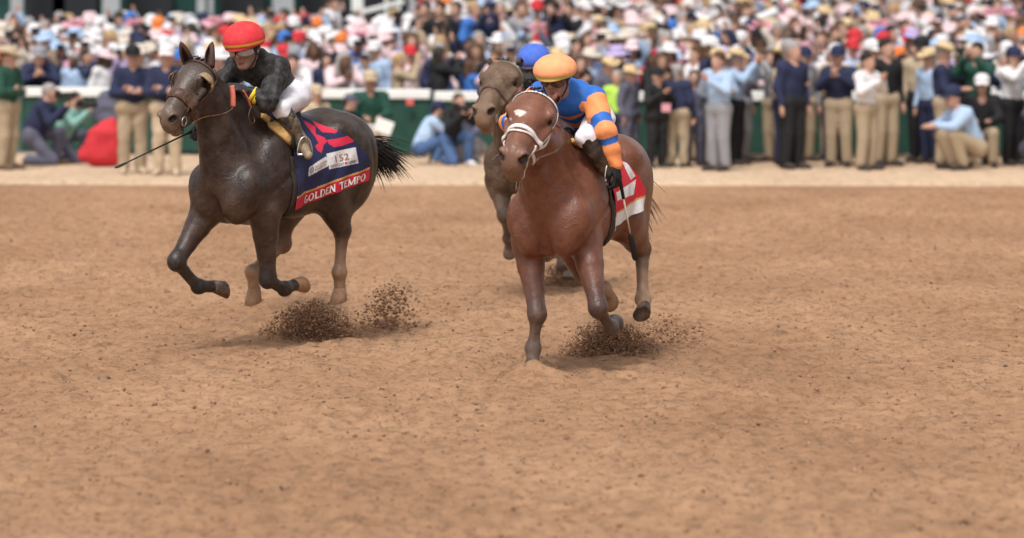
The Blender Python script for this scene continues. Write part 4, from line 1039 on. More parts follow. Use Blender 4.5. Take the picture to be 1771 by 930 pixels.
# ---- horse two
RD2 = (0.56, 0.022, 0.040)
w1_ = [(1076, 279), (1085, 281), (1099, 304), (1091, 311)]; w2_ = [(1066, 333), (1100, 310), (1096, 336), (1068, 347)]
def paint2(x, y, hem, s):
    C = np.tile(RD2, (len(x), 1)).astype(float)
    for p in (w1_, w2_): C[inside(p, x, y)] = PAPER
    C[hem < 0.088] = PAPER; C[(hem < 0.102) & (hem > 0.088)] = GOLD; return C
def back2(hem):
    C = np.tile(RD2, (len(hem), 1)).astype(float); C[hem < 0.088] = PAPER; return C
cl2, G2, L2, bvh2 = saddle_cloth(H2, S2, horse2, -0.02, -0.66, lambda s: 0.97 + 0.12 * s, Z2, paint2, back2, ztop=lambda s: 2.2 if s < 0.38 else 1.58 - 0.36 * ((s - 0.38) / 0.62) ** 1.2)
br2 = bridle(H2, hd2, S2, horse2, white_strap, white_strap, dict(brow=0.028, nose=0.034, noseth=0.010, cheek=0.026, double=True))
saddle(H2, S2, Z2, horse2)
surface_ribbon('saddle_towel', H2, S2, [(988, 243), (1005, 254), (1022, 266), (1040, 285)], [0.035 + 0.03 * min(1, i / 16) for i in range(19)], chamois, horse2, 0.016)
rein([hd2(0.50, -0.055, 0.10), p2(930, 275, 0.15), p2(960, 262, 0.18), p2(974, 244, 0.18), p2(970, 222, 0.14), (0.56, 0.02, 1.74)], 0.008, leather, horse2)
rein([hd2(0.50, -0.055, -0.10), (0.85, -0.18, 1.56), (0.66, -0.18, 1.66), (0.60, -0.14, 1.70)], 0.008, leather, horse2)
for s_ in 'lr': stirrup(J2, s_, Z2, horse2)
# ---- horse three
br3 = bridle(H3, hd3, S3, horse3, tan_strap, leather, dict(brow=0.030, nose=0.024, cheek=0.026, figure8=False))
saddle(H3, S3, Z3, horse3)
cl3, *_ = saddle_cloth(H3, S3, horse3, 0.02, -0.80, lambda s: 1.15 + 0.14 * s, Z3, lambda x, y, h_, s: np.where((h_ < 0.09)[:, None], PAPER, (0.05, 0.16, 0.10)), lambda h_: np.tile((0.05, 0.16, 0.10), (len(h_), 1)), res=(40, 30))
for sg in (1, -1): rein([hd3(0.50, -0.055, sg * 0.10), (0.85, sg * 0.2, 1.68), (0.60, sg * 0.2, 1.72), (0.48, sg * 0.18, 1.70)], 0.009, leather, horse3)
for s_ in 'lr': stirrup(J3, s_, Z3, horse3)
# ---- manes, forelocks, tails
def hair(hd, S, fr, z0, parent, m, seed, tail_dir, tail_len, forelock=30):
    rg = random.Random(seed); roots = []; dirs = []; Ls = []
    for i in range(150):
        t = rg.random(); a = np.array([0.06, 0, 1.545 + z0]); b = hd(0.0, -0.0); p = a + t * (b - a) + np.array([0, rg.uniform(-0.01, 0.01), 0.0]); o = trace(S, p[None] - np.array([[0, 0, 0.1]]), np.array([[0, 0, 1.0]]), 0.35, -0.01)[0]
        roots.append(o); dirs.append((-0.6 + rg.uniform(-0.3, 0.3), -0.75 + rg.uniform(-0.25, 0.15), 0.25 + rg.uniform(-0.2, 0.2))); Ls.append(rg.uniform(0.08, 0.15))
    strands('mane', roots, dirs, Ls, m, parent, 0.006, 5, 0.9, 0.05, rg, 4)
    roots = [hd(-0.02 + rg.uniform(-0.02, 0.03), 0.075 + rg.uniform(-0.01, 0.01), rg.uniform(-0.035, 0.035)) for _ in range(forelock)]
    strands('forelock', roots, [hd.u * 0.7 + hd.n * 0.5 + hd.w * rg.uniform(-0.5, 0.5) for _ in roots], [rg.uniform(0.05, 0.11) for _ in roots], m, parent, 0.005, 5, 0.3, 0.06, rg, 4)
    mb = MB(); base = np.array([-1.01, 0, 1.38 + z0]); td = unit(tail_dir)
    tip = base + td * 0.22; mb.tube(spline([base + np.array([0.08, 0, 0.03]), base, tip], 4), [0.045, 0.042, 0.04, 0.038, 0.036, 0.034, 0.03, 0.026, 0.02], 8)
    roots, dirs, Ls = [], [], []
    for i in range(750):
        t = rg.random(); p = base + t * (tip - base) + np.array([rg.gauss(0, 1), rg.gauss(0, 1), rg.gauss(0, 1)]) * 0.018
        roots.append(p); dirs.append(td + np.array([rg.gauss(0, 1), rg.gauss(0, 1), rg.gauss(0, 1)]) * 0.20 + np.array([0, 0, -0.15])); Ls.append(tail_len * rg.uniform(0.45, 1.0))
    tl = strands('tail', roots, dirs, Ls, m, parent, 0.0065, 8, 0.55, 0.06, rg, 4); mb.build('dock', m, tl)
hair_black = mat('hair_black', (0.016, 0.013, 0.012), 0.5, noise=0.3, nscale=20)
hair(hd1, S1, H1, Z1, horse1, hair_black, 5, (-1, 0.20, -0.18), 0.46, 14)
hair(hd2, S2, H2, Z2, horse2, hair_black, 6, (-1, 0.0, -0.5), 0.6, 40)
hair(hd3, S3, H3, Z3, horse3, hair_black, 7, (-1, 0.0, -0.4), 0.6, 30)
# ---- whips, held in the hands
def whip(label, fr, a, b, col2, flap):
    mb = MB(); a = np.array(a, float); b = np.array(b, float); d = unit(b - a); L = np.linalg.norm(b - a); f0 = 1 - flap / L
    mb.tube([a, a + d * 0.02, a + d * 0.16, a + d * 0.165], [0.011, 0.014, 0.012, 0.008], 8); o = mb.build('whip', black_strap); fr.place(o)
    mb = MB(); mb.tube([a + d * 0.16, a + d * L * f0], [0.0075, 0.0055], 8); mb.build('shaft', mat('whip_shaft_%d' % flap if False else 'whip_shaft' + str(int(100 * col2[0])), col2, 0.5), o)
    mb = MB(); s = unit(np.cross(d, [0.3, 0.2, 1.0])); mb.tube([a + d * L * (f0 - 0.02), a + d * (L * f0 + 0.03), b - d * 0.02, b], [0.008, 0.020, 0.022, 0.014], 8, flat=0.35); mb.build('flap', black_strap, o)
    tag(o, label, 'whip'); return o
wr = np.array(J1['wr_r'], float) + np.array([0.075, 0.015, -0.03])
whip('long black whip jutting out ahead beside the near-black horse', H1, wr - 0.10 * unit(H1.P(200, 290, -0.30) - wr), H1.P(200, 290, -0.30), (0.02, 0.02, 0.022), 0.12)
wl_ = np.array(J2['wr_l'], float) + np.array([0.02, 0.0, -0.06])
whip('whip with pale shaft hanging from the black-gloved hand', H2, H2.P(1071, 305, 0.41), H2.P(1099, 450, 0.46), (0.62, 0.54, 0.42), 0.20)
# ------------------------------------------------------------------ ground, track, apron, rail, stand
def noise_field(nx, ny, dx, dy, lo, hi, beta, seed):
    """random relief with wavelengths from lo to hi metres, unit deviation"""
    rs = np.random.RandomState(seed); F = np.fft.rfft2(rs.normal(size=(nx, ny)))
    fx = np.fft.fftfreq(nx, dx)[:, None]; fy = np.fft.rfftfreq(ny, dy)[None]
    k = np.sqrt(fx ** 2 + fy ** 2) + 1e-9
    F *= np.where((k > 1 / hi) & (k < 1 / lo), k ** (-beta), 0); z = np.fft.irfft2(F, s=(nx, ny)); return z / z.std()

def ground_mat(name, c0, c1, c2, wet):
    m = bpy.data.materials.new(name); m.use_nodes = True; nt = m.node_tree; N = nt.nodes; L = nt.links; b = N['Principled BSDF']; b.inputs['Roughness'].default_value = 0.95; b.inputs['Specular IOR Level'].default_value = 0.15
    tc = N.new('ShaderNodeTexCoord')
    def noise(scale, detail=8, rough=0.6, stretch=(1, 1, 1)):
        mp = N.new('ShaderNodeMapping'); mp.inputs['Scale'].default_value = stretch; L.new(tc.outputs['Object'], mp.inputs['Vector'])
        n = N.new('ShaderNodeTexNoise'); n.inputs['Scale'].default_value = scale; n.inputs['Detail'].default_value = detail; n.inputs['Roughness'].default_value = rough; L.new(mp.outputs['Vector'], n.inputs['Vector']); return n
    def ramp(src, stops):
        r = N.new('ShaderNodeValToRGB'); e = r.color_ramp.elements
        while len(e) < len(stops): e.new(0.5)
        for q, (p, c) in zip(e, stops): q.position = p; q.color = (*c, 1)
        L.new(src, r.inputs['Fac']); return r.outputs['Color']
    big = ramp(noise(0.55, 6, 0.6, (1, 0.5, 1)).outputs['Fac'], [(0.35, c0), (0.65, c1)])
    fine = ramp(noise(9, 9, 0.72, (1, 0.6, 1)).outputs['Fac'], [(0.33, (0.55, 0.53, 0.51)), (0.52, (1, 1, 1)), (0.70, (1.18, 1.17, 1.15))])
    mx = N.new('ShaderNodeMix'); mx.data_type = 'RGBA'; mx.blend_type = 'MULTIPLY'; mx.inputs['Factor'].default_value = 0.85; L.new(big, mx.inputs['A']); L.new(fine, mx.inputs['B'])
    sp = ramp(noise(26, 4, 0.6, (1, 0.45, 1)).outputs['Fac'], [(0.56, (0, 0, 0)), (0.66, (1, 1, 1))])
    m2 = N.new('ShaderNodeMix'); m2.data_type = 'RGBA'; L.new(mx.outputs['Result'], m2.inputs['A']); m2.inputs['B'].default_value = (*c2, 1)
    ml = N.new('ShaderNodeMath'); ml.operation = 'MULTIPLY'; ml.inputs[1].default_value = wet; L.new(sp, ml.inputs[0]); L.new(ml.outputs[0], m2.inputs['Factor'])
    L.new(m2.outputs['Result'], b.inputs['Base Color'])
    bp = N.new('ShaderNodeBump'); bp.inputs['Strength'].default_value = 0.7; bp.inputs['Distance'].default_value = 0.03; L.new(noise(22, 8, 0.7).outputs['Fac'], bp.inputs['Height']); L.new(bp.outputs['Normal'], b.inputs['Normal'])
    return m

SAND0, SAND1, SANDW = (0.305, 0.170, 0.095), (0.405, 0.240, 0.140), (0.17, 0.092, 0.055)
track_m = ground_mat('track_sand', SAND0, SAND1, SANDW, 0.75)
apron_m = ground_mat('apron_sand', (0.52, 0.37, 0.25), (0.58, 0.42, 0.29), (0.36, 0.24, 0.16), 0.3)
# the far-reaching sheet
mb = MB(); mb.add([(-900, -300, -0.10), (900, -300, -0.10), (900, 1500, -0.10), (-900, 1500, -0.10)], [(0, 1, 2, 3)])
tag(mb.build('ground', ground_mat('ground_soil', (0.36, 0.22, 0.13), (0.40, 0.25, 0.15), SANDW, 0.3), None, False), None, None, None, 'structure')
# the track: one raked, trodden sheet
dx, dy = 0.030, 0.050; X0, X1, Y0, Y1 = -7.6, 11.0, 17.4, 52.3
nx, ny = int((X1 - X0) / dx), int((Y1 - Y0) / dy)
zz = 0.0085 * noise_field(nx, ny, dx, dy, 0.10, 0.45, 0.9, 3) + 0.006 * noise_field(nx, ny, dx, dy, 0.4, 2.0, 1.4, 4) + 0.009 * noise_field(nx, ny, dx, dy, 2.0, 9.0, 1.5, 5)
gx = X0 + dx * np.arange(nx); gy = Y0 + dy * np.arange(ny); GX, GY = np.meshgrid(gx, gy, indexing='ij')
zz += 0.004 * np.sin((GY + 0.12 * GX) * 2 * math.pi / 0.55) * np.clip((GY - 24) / 10, 0.2, 1)           # harrow lines
rs = np.random.RandomState(9)
for _ in range(420):                                                                                     # old hoof prints
    cx, cy = rs.uniform(X0, X1), rs.uniform(Y0, 40); r = rs.uniform(0.07, 0.15)
    i0, i1 = np.searchsorted(gx, [cx - 4 * r, cx + 4 * r]); j0, j1 = np.searchsorted(gy, [cy - 4 * r, cy + 4 * r])
    d2 = ((GX[i0:i1, j0:j1] - cx) ** 2 + (GY[i0:i1, j0:j1] - cy) ** 2) / r ** 2
    zz[i0:i1, j0:j1] += rs.uniform(0.014, 0.038) * (0.75 * np.exp(-((np.sqrt(d2) - 1.5) ** 2) * 3) - np.exp(-d2))
def heap(p, h, r, ring=0.0):
    d = np.sqrt((GX - p[0]) ** 2 + (GY - p[1]) ** 2) / r
    zz[:] += h * np.exp(-((d - ring) ** 2) * 2.2)
foot = H2.wld(np.array(legs2['fr'][3])); heap(foot, 0.085, 0.24); heap(foot + np.array([0, -0.16, 0]), 0.05, 0.2); heap(foot + np.array([0.12, -0.25, 0]), 0.05, 0.2)
for (hx, hy) in ((540, 580), (1050, 610), (978, 490)): heap(ground_at(hx, hy), 0.05, 0.26)
fade = np.clip((Y1 - GY) / 3.0, 0, 1); zz *= fade
track_v = np.stack([GX.ravel(), GY.ravel(), zz.ravel()], 1)
I = np.arange(nx * ny).reshape(nx, ny); f = np.stack([I[:-1, :-1], I[1:, :-1], I[1:, 1:], I[:-1, 1:]], -1).reshape(-1, 4)
tag(link('race_track', new_mesh('race_track', track_v, f), track_m), None, None, None, 'structure')
def gz(x, y):
    i = min(max(int((x - X0) / dx), 0), nx - 1); j = min(max(int((y - Y0) / dy), 0), ny - 1); return float(zz[i, j])
# flanks of the track beyond the raked sheet
mb = MB()
for (a, b, c, d) in ((-80, X0, 5, 52.3), (X1, 80, 5, 52.3), (X0, X1, 5, Y0)):
    mb.add([(a, c, -0.006), (b, c, -0.006), (b, d, -0.006), (a, d, -0.006)], [(0, 1, 2, 3)])
tag(mb.build('track_margin', track_m, None, False), None, None, None, 'structure')
mb = MB(); n = 60
for i in range(n + 1):
    x = -80 + 160 * i / n; w = 0.05 * math.sin(x * 3.1) + 0.04 * math.sin(x * 7.7); mb.v += [(x, 52.28 + w - 0.03 * x * (abs(x) < 12), -0.004), (x, 52.45 + w - 0.03 * x * (abs(x) < 12), 0.045), (x, 62.5, 0.06), (x, 110, 0.06)]
mb.f += [(4 * i + k, 4 * i + 4 + k, 4 * i + 5 + k, 4 * i + 1 + k) for i in range(n) for k in range(3)]
tag(mb.build('apron', apron_m), None, None, None, 'structure')

# loose clods on the track, and the dirt thrown up by the hooves
def clod_shapes():
    t = (1 + 5 ** 0.5) / 2; v = np.array([(-1, t, 0), (1, t, 0), (-1, -t, 0), (1, -t, 0), (0, -1, t), (0, 1, t), (0, -1, -t), (0, 1, -t), (t, 0, -1), (t, 0, 1), (-t, 0, -1), (-t, 0, 1)]) / 1.9
    f = np.array([(0, 11, 5), (0, 5, 1), (0, 1, 7), (0, 7, 10), (0, 10, 11), (1, 5, 9), (5, 11, 4), (11, 10, 2), (10, 7, 6), (7, 1, 8), (3, 9, 4), (3, 4, 2), (3, 2, 6), (3, 6, 8), (3, 8, 9), (4, 9, 5), (2, 4, 11), (6, 2, 10), (8, 6, 7), (9, 8, 1)])
    r = np.random.RandomState(2); return [v * (1 + 0.38 * r.normal(size=(12, 1))).clip(0.5, 1.6) * r.uniform(0.6, 1.2, 3) for _ in range(8)], f
CL_V, CL_F = clod_shapes()
def clod_mesh(name, P_, sz, m, label):
    r = np.random.RandomState(len(P_)); vs = []; fs = []
    for i, (p, s) in enumerate(zip(P_, sz)):
        a = r.uniform(0, 6.28); c, q = math.cos(a), math.sin(a); v = CL_V[r.randint(8)] * s; v = np.stack([c * v[:, 0] - q * v[:, 1], q * v[:, 0] + c * v[:, 1], v[:, 2]], 1); vs.append(v + p); fs.append(CL_F + 12 * i)
    me = new_mesh(name, np.concatenate(vs), np.concatenate(fs), True); t = np.clip(r.normal(0.66, 0.3, len(P_)), 0, 1)[:, None]
    set_colours(me, np.repeat((1 - t) * np.array([(0.15, 0.083, 0.050)]) + t * np.array([(0.37, 0.21, 0.125)]), 12, axis=0)); o = link(name, me, m); tag(o, label, 'dirt', None, 'stuff'); return o
clod_m = mat('clod_soil', attr='Col', rough=0.95, noise=0.3, nscale=20, spec=0.1); clod_dark = mat('clod_damp', attr='Col', rough=0.95, noise=0.35, nscale=20, spec=0.1)
r = np.random.RandomState(11); P_, sz = [], []
for _ in range(40000):
    Y = 17.5 + 30 * r.rand() ** 1.25; X = r.uniform(X0, X1); s = 0.004 + 0.013 * r.rand() ** 4.5; P_.append((X, Y, gz(X, Y) + s * 0.25)); sz.append(s)
clod_mesh('loose_dirt', P_, sz, clod_m, 'small loose clods scattered all over the sandy track')
def splash(label, px, py, wpx, hpx, n, seed, lean=0.0, big=0.010, dep=0.35, fine=1.0, flat=0.5):
    r = np.random.RandomState(seed); g = ground_at(px, py); s = FPX / g[1]; P_, sz = [], []
    for _ in range(int(n)):
        a = float(np.clip(r.normal() * 0.5, -1.3, 1.3)); hmax = hpx / s * math.sqrt(max(0.05, 1 - 0.6 * a * a)); z = hmax * r.rand() ** (1.8 if r.rand() < flat else 0.9)
        x = g[0] + a * wpx / s + lean * z; y = g[1] + r.normal() * dep * 0.5; q = big * (0.15 + 1.0 * r.rand() ** 5.0) * (1.1 - 0.4 * z / max(hmax, 1e-3))
        P_.append((x, y, max(z, 0) + gz(x, y))); sz.append(q)
    for _ in range(int(n * 0.6 * fine)):
        a = r.normal() * 0.55; z = abs(r.normal()) * hpx / s * 0.5; P_.append((g[0] + a * wpx / s + lean * z, g[1] + r.normal() * dep * 0.5, z)); sz.append(0.0025 + 0.002 * r.rand())
    return clod_mesh('flying_dirt', P_, sz, clod_dark, label)
splash('burst of dark dirt under the near-black horse', 538, 584, 68, 56, 6500, 1, 0.0, 0.013, 0.30)
splash('loose spray of clods flying behind the near-black horse', 668, 566, 52, 78, 1700, 2, 0.2, 0.017, 0.5, 0.3, 0.3)
splash('burst of dark dirt under the red bay horse', 1052, 614, 66, 46, 6500, 3, 0.0, 0.013, 0.28)
splash('spray of clods at the hind feet of the red bay horse', 1150, 592, 60, 40, 1000, 4, 0.3, 0.013, 0.6, 0.4)
splash('small burst of dirt beneath the muddy brown horse', 978, 493, 44, 36, 3600, 5, 0.0, 0.012, 0.3)
splash('sparse clods landing between the two leading horses', 780, 545, 70, 40, 130, 6, 0.0, 0.014, 1.2, 0.3)
heap_m = clod_dark

def dust_puff(label, px, py, r_, dens, seed):
    gnd = ground_at(px, py); S = SDF(); S.ell((0, 0, 0), r_, 0.02); v, f = S.mesh(min(r_) / 6); o = link('dust', new_mesh('dust', v, f)); o.location = gnd + np.array([0, 0, r_[2] * 0.75])
    m = bpy.data.materials.new('dust_%d' % seed); m.use_nodes = True; N = m.node_tree.nodes; L = m.node_tree.links; N.remove(N['Principled BSDF'])
    pv = N.new('ShaderNodeVolumePrincipled'); pv.inputs['Color'].default_value = (0.62, 0.40, 0.26, 1); L.new(pv.outputs['Volume'], N['Material Output'].inputs['Volume'])
    tc = N.new('ShaderNodeTexCoord'); nz = N.new('ShaderNodeTexNoise'); nz.inputs['Scale'].default_value = 9; nz.inputs['Detail'].default_value = 5; L.new(tc.outputs['Object'], nz.inputs['Vector'])
    ln = N.new('ShaderNodeVectorMath'); ln.operation = 'DIVIDE'; ln.inputs[1].default_value = tuple(r_); L.new(tc.outputs['Object'], ln.inputs[0])
    le = N.new('ShaderNodeVectorMath'); le.operation = 'LENGTH'; L.new(ln.outputs['Vector'], le.inputs[0])
    mr = N.new('ShaderNodeMapRange'); mr.inputs['From Min'].default_value = 1.0; mr.inputs['From Max'].default_value = 0.2; mr.inputs['To Max'].default_value = 1.0; L.new(le.outputs['Value'], mr.inputs['Value'])
    m2 = N.new('ShaderNodeMapRange'); m2.inputs['From Min'].default_value = 0.38; m2.inputs['From Max'].default_value = 0.68; m2.inputs['To Max'].default_value = dens; L.new(nz.outputs['Fac'], m2.inputs['Value'])
    mu = N.new('ShaderNodeMath'); mu.operation = 'MULTIPLY'; L.new(mr.outputs['Result'], mu.inputs[0]); L.new(m2.outputs['Result'], mu.inputs[1]); L.new(mu.outputs[0], pv.inputs['Density'])
    o.data.materials.append(m); tag(o, label, 'dust', None, 'stuff')
dust_puff('thin brown dust hanging over the burst under the near-black horse', 542, 578, (0.34, 0.30, 0.22), 7.0, 1)
dust_puff('thin brown dust curling under the raised hoof of the bay', 1056, 606, (0.32, 0.28, 0.20), 7.0, 2)
dust_puff('faint dust beneath the muddy brown horse', 980, 490, (0.30, 0.26, 0.18), 5.0, 3)
# ------------------------------------------------------------------ spectators
def pose_joints(kind):
    j = dict(hip_l=(0, 0.10, 0.94), hip_r=(0, -0.10, 0.94), kn_l=(0.02, 0.11, 0.50), kn_r=(0.02, -0.11, 0.50), an_l=(-0.02, 0.12, 0.08), an_r=(-0.02, -0.12, 0.08), toe_l=(0.16, 0.15, 0.04), toe_r=(0.16, -0.15, 0.04),
             sh_l=(0, 0.185, 1.42), sh_r=(0, -0.185, 1.42), head=(0.03, 0, 1.625), el_l=(-0.03, 0.26, 1.14), el_r=(-0.03, -0.26, 1.14), wr_l=(0.06, 0.27, 0.90), wr_r=(0.06, -0.27, 0.90), hd_l=(0.1, 0, -1), hd_r=(0.1, 0, -1), face=(1, 0, -0.05))
    if kind == 'crossed': j.update(el_l=(0.08, 0.27, 1.15), wr_l=(0.22, -0.02, 1.20), hd_l=(0, -1, 0.2), el_r=(0.08, -0.27, 1.15), wr_r=(0.25, 0.02, 1.16), hd_r=(0, 1, 0.2))
    if kind == 'phone': j.update(el_l=(0.24, 0.24, 1.34), wr_l=(0.36, 0.08, 1.58), hd_l=(0.2, -0.4, 0.9), el_r=(0.24, -0.24, 1.34), wr_r=(0.36, -0.08, 1.58), hd_r=(0.2, 0.4, 0.9))
    if kind == 'high': j.update(el_l=(0.20, 0.24, 1.56), wr_l=(0.30, 0.12, 1.80), hd_l=(0.1, -0.2, 1), el_r=(-0.02, -0.26, 1.14), wr_r=(0.14, -0.22, 1.04), hd_r=(1, 0.3, -0.2))
    if kind == 'clap': j.update(el_l=(0.10, 0.27, 1.20), wr_l=(0.28, 0.05, 1.36), hd_l=(0.4, -0.5, 0.7), el_r=(0.10, -0.27, 1.20), wr_r=(0.28, -0.05, 1.36), hd_r=(0.4, 0.5, 0.7))
    if kind == 'paper': j.update(el_l=(0.06, 0.25, 1.16), wr_l=(0.28, 0.14, 1.14), hd_l=(1, -0.2, 0), el_r=(0.06, -0.25, 1.16), wr_r=(0.28, -0.14, 1.14), hd_r=(1, 0.2, 0), face=(1, 0, -0.35))
    if kind == 'lean':
        j.update(hip_l=(-0.30, 0.10, 0.92), hip_r=(-0.30, -0.10, 0.92), kn_l=(-0.26, 0.11, 0.50), kn_r=(-0.26, -0.11, 0.50), an_l=(-0.32, 0.12, 0.08), an_r=(-0.32, -0.12, 0.08), toe_l=(-0.14, 0.15, 0.04), toe_r=(-0.14, -0.15, 0.04),
                 sh_l=(0.02, 0.19, 1.26), sh_r=(0.02, -0.19, 1.26), head=(0.16, 0, 1.42), el_l=(0.22, 0.26, 1.08), el_r=(0.22, -0.26, 1.08), wr_l=(0.34, 0.06, 1.18), wr_r=(0.34, -0.08, 1.16), hd_l=(0.5, -0.6, 0.5), hd_r=(0.5, 0.6, 0.4))
    if kind == 'kneel':
        j.update(hip_l=(-0.12, 0.11, 0.46), hip_r=(-0.12, -0.11, 0.46), kn_l=(0.30, 0.15, 0.52), an_l=(0.22, 0.15, 0.08), toe_l=(0.40, 0.17, 0.04), kn_r=(0.24, -0.15, 0.08), an_r=(-0.16, -0.15, 0.10), toe_r=(-0.20, -0.15, 0.03),
                 sh_l=(0.08, 0.19, 0.92), sh_r=(0.08, -0.19, 0.92), head=(0.18, 0, 1.11), el_l=(0.26, 0.24, 0.76), wr_l=(0.44, 0.09, 0.92), hd_l=(0.5, -0.5, 0.6), el_r=(0.22, -0.26, 0.70), wr_r=(0.42, -0.09, 0.92), hd_r=(0.5, 0.5, 0.6))
    if kind == 'crouch':
        j.update(hip_l=(-0.16, 0.12, 0.30), hip_r=(-0.16, -0.12, 0.30), kn_l=(0.26, 0.20, 0.50), an_l=(0.10, 0.18, 0.08), toe_l=(0.28, 0.22, 0.04), kn_r=(0.26, -0.20, 0.48), an_r=(0.08, -0.18, 0.08), toe_r=(0.26, -0.22, 0.04),
                 sh_l=(0.06, 0.19, 0.78), sh_r=(0.06, -0.19, 0.78), head=(0.18, 0, 0.97), el_l=(0.28, 0.24, 0.60), wr_l=(0.46, 0.10, 0.62), hd_l=(1, -0.2, -0.2), el_r=(0.28, -0.24, 0.60), wr_r=(0.46, -0.10, 0.62), hd_r=(1, 0.2, -0.2), face=(1, 0, -0.15))
    if kind == 'sit':
        j.update(hip_l=(-0.12, 0.11, 0.48), hip_r=(-0.12, -0.11, 0.48), kn_l=(0.30, 0.17, 0.52), an_l=(0.26, 0.17, 0.08), toe_l=(0.44, 0.2, 0.04), kn_r=(0.30, -0.17, 0.52), an_r=(0.26, -0.17, 0.08), toe_r=(0.44, -0.2, 0.04),
                 sh_l=(0.0, 0.20, 1.00), sh_r=(0.0, -0.20, 1.00), head=(0.05, 0, 1.21), el_l=(0.08, 0.27, 0.74), wr_l=(0.28, 0.12, 0.70), hd_l=(1, -0.4, 0), el_r=(0.08, -0.27, 0.74), wr_r=(0.28, -0.12, 0.70), hd_r=(1, 0.4, 0))
    return {k: np.array(v, float) for k, v in j.items()}

def figure(kind, wide=1.0, long_hair=False, fine=False, skirt=False):
    """fields of one person: skin, top, bottom, shoes, hair"""
    j = pose_joints(kind); j['head'] = j['head'] + np.array([0, 0, 0.025]); H = HeadF(j['head'], j['face'], (0.1, 0, 1), 1.22)
    S = dict(skin=SDF(), top=SDF(), bottom=SDF(), shoes=SDF(), hair=SDF()); w = wide
    hipc = 0.5 * (j['hip_l'] + j['hip_r']); shc = 0.5 * (j['sh_l'] + j['sh_r']); up = unit(shc - hipc)
    sk = S['skin']
    if fine: head_field(sk, H, (0.4, 0.24, 0.17), shc)
    else:
        sk.ell(H(-0.01, 0, 0.02), (0.112, 0.093, 0.124), 0.02, H.M); sk.ell(H(0.035, 0, -0.05), (0.068, 0.065, 0.090), 0.03, H.M); sk.cone(H(0.085, 0, 0.0), H(0.105, 0, -0.03), 0.012, 0.016, 0.015); sk.cone(H(-0.01, 0, -0.05), shc, 0.055, 0.065, 0.03)
    for s in 'lr':
        e, r_ = j['el_' + s], j['wr_' + s]; d = unit(j['hd_' + s])
        sk.chain([j['sh_' + s], e, r_], [0.05, 0.042, 0.028], 0.02)
        if fine: hand_field(sk, r_, d, np.cross(d, [0, 1.0 if abs(d[1]) < 0.9 else 0, 0.3]) + np.array([0.01, 0, 0]), 1 if s == 'l' else -1, 40, 1.0)
        else: sk.chain([r_, r_ + 0.09 * d, r_ + 0.16 * d], [0.030, 0.036, 0.022], 0.02)
        sk.chain([j['hip_' + s], j['kn_' + s], j['an_' + s]], [0.07, 0.05, 0.036], 0.03); sk.cone(j['an_' + s], j['toe_' + s], 0.035, 0.028, 0.03)
    sk.chain([hipc, shc], [0.10, 0.11], 0.03)
    t = S['top']
    t.chain([hipc + 0.09 * up, 0.55 * hipc + 0.45 * shc, shc - 0.06 * up], [0.165 * w, 0.165 * w, 0.165], 0.06, (0.80, 1.14, 1) if kind not in ('kneel', 'crouch') else (1, 1, 1)); t.cone(j['sh_l'], j['sh_r'], 0.086, 0.086, 0.05)
    t.cone(shc, shc + 0.07 * up, 0.085, 0.065, 0.03)
    sl = 0.96 if kind != 'short' else 0.4
    for s in 'lr':
        a, b, c = j['sh_' + s], j['el_' + s], j['wr_' + s]; t.chain([a, b], [0.090, 0.072], 0.04); t.cone(b, b + sl * (c - b), 0.070, 0.050, 0.02)
    bt = S['bottom']; bt.cone(j['hip_l'], j['hip_r'], 0.135 * w, 0.135 * w, 0.05)
    for s in 'lr': bt.chain([j['hip_' + s], j['kn_' + s], 0.06 * j['kn_' + s] + 0.94 * j['an_' + s]], [0.122, 0.092, 0.078], 0.03)
    for s in 'lr':
        a, b = j['an_' + s], j['toe_' + s]; d = unit(b - a); S['shoes'].chain([a - np.array([0.03, 0, 0.02]), 0.5 * (a + b) + np.array([0, 0, -0.01]), b + 0.03 * d], [0.052, 0.050, 0.038], 0.02)
    h = S['hair']; h.ell(H(-0.022, 0, 0.045), (0.118, 0.102, 0.106), 0.02, H.M); h.cone(H(-0.06, 0, 0.02), H(-0.07, 0, -0.06), 0.065, 0.045, 0.03)
    if long_hair:
        for sg in (1, -1): h.chain([H(-0.01, sg * 0.075, 0.03), H(-0.015, sg * 0.092, -0.08), H(0.0, sg * 0.10, -0.20)], [0.04, 0.042, 0.03], 0.03)
        h.chain([H(-0.07, 0, 0.0), H(-0.085, 0, -0.12), H(-0.07, 0, -0.24)], [0.07, 0.075, 0.05], 0.04)
    return S, H

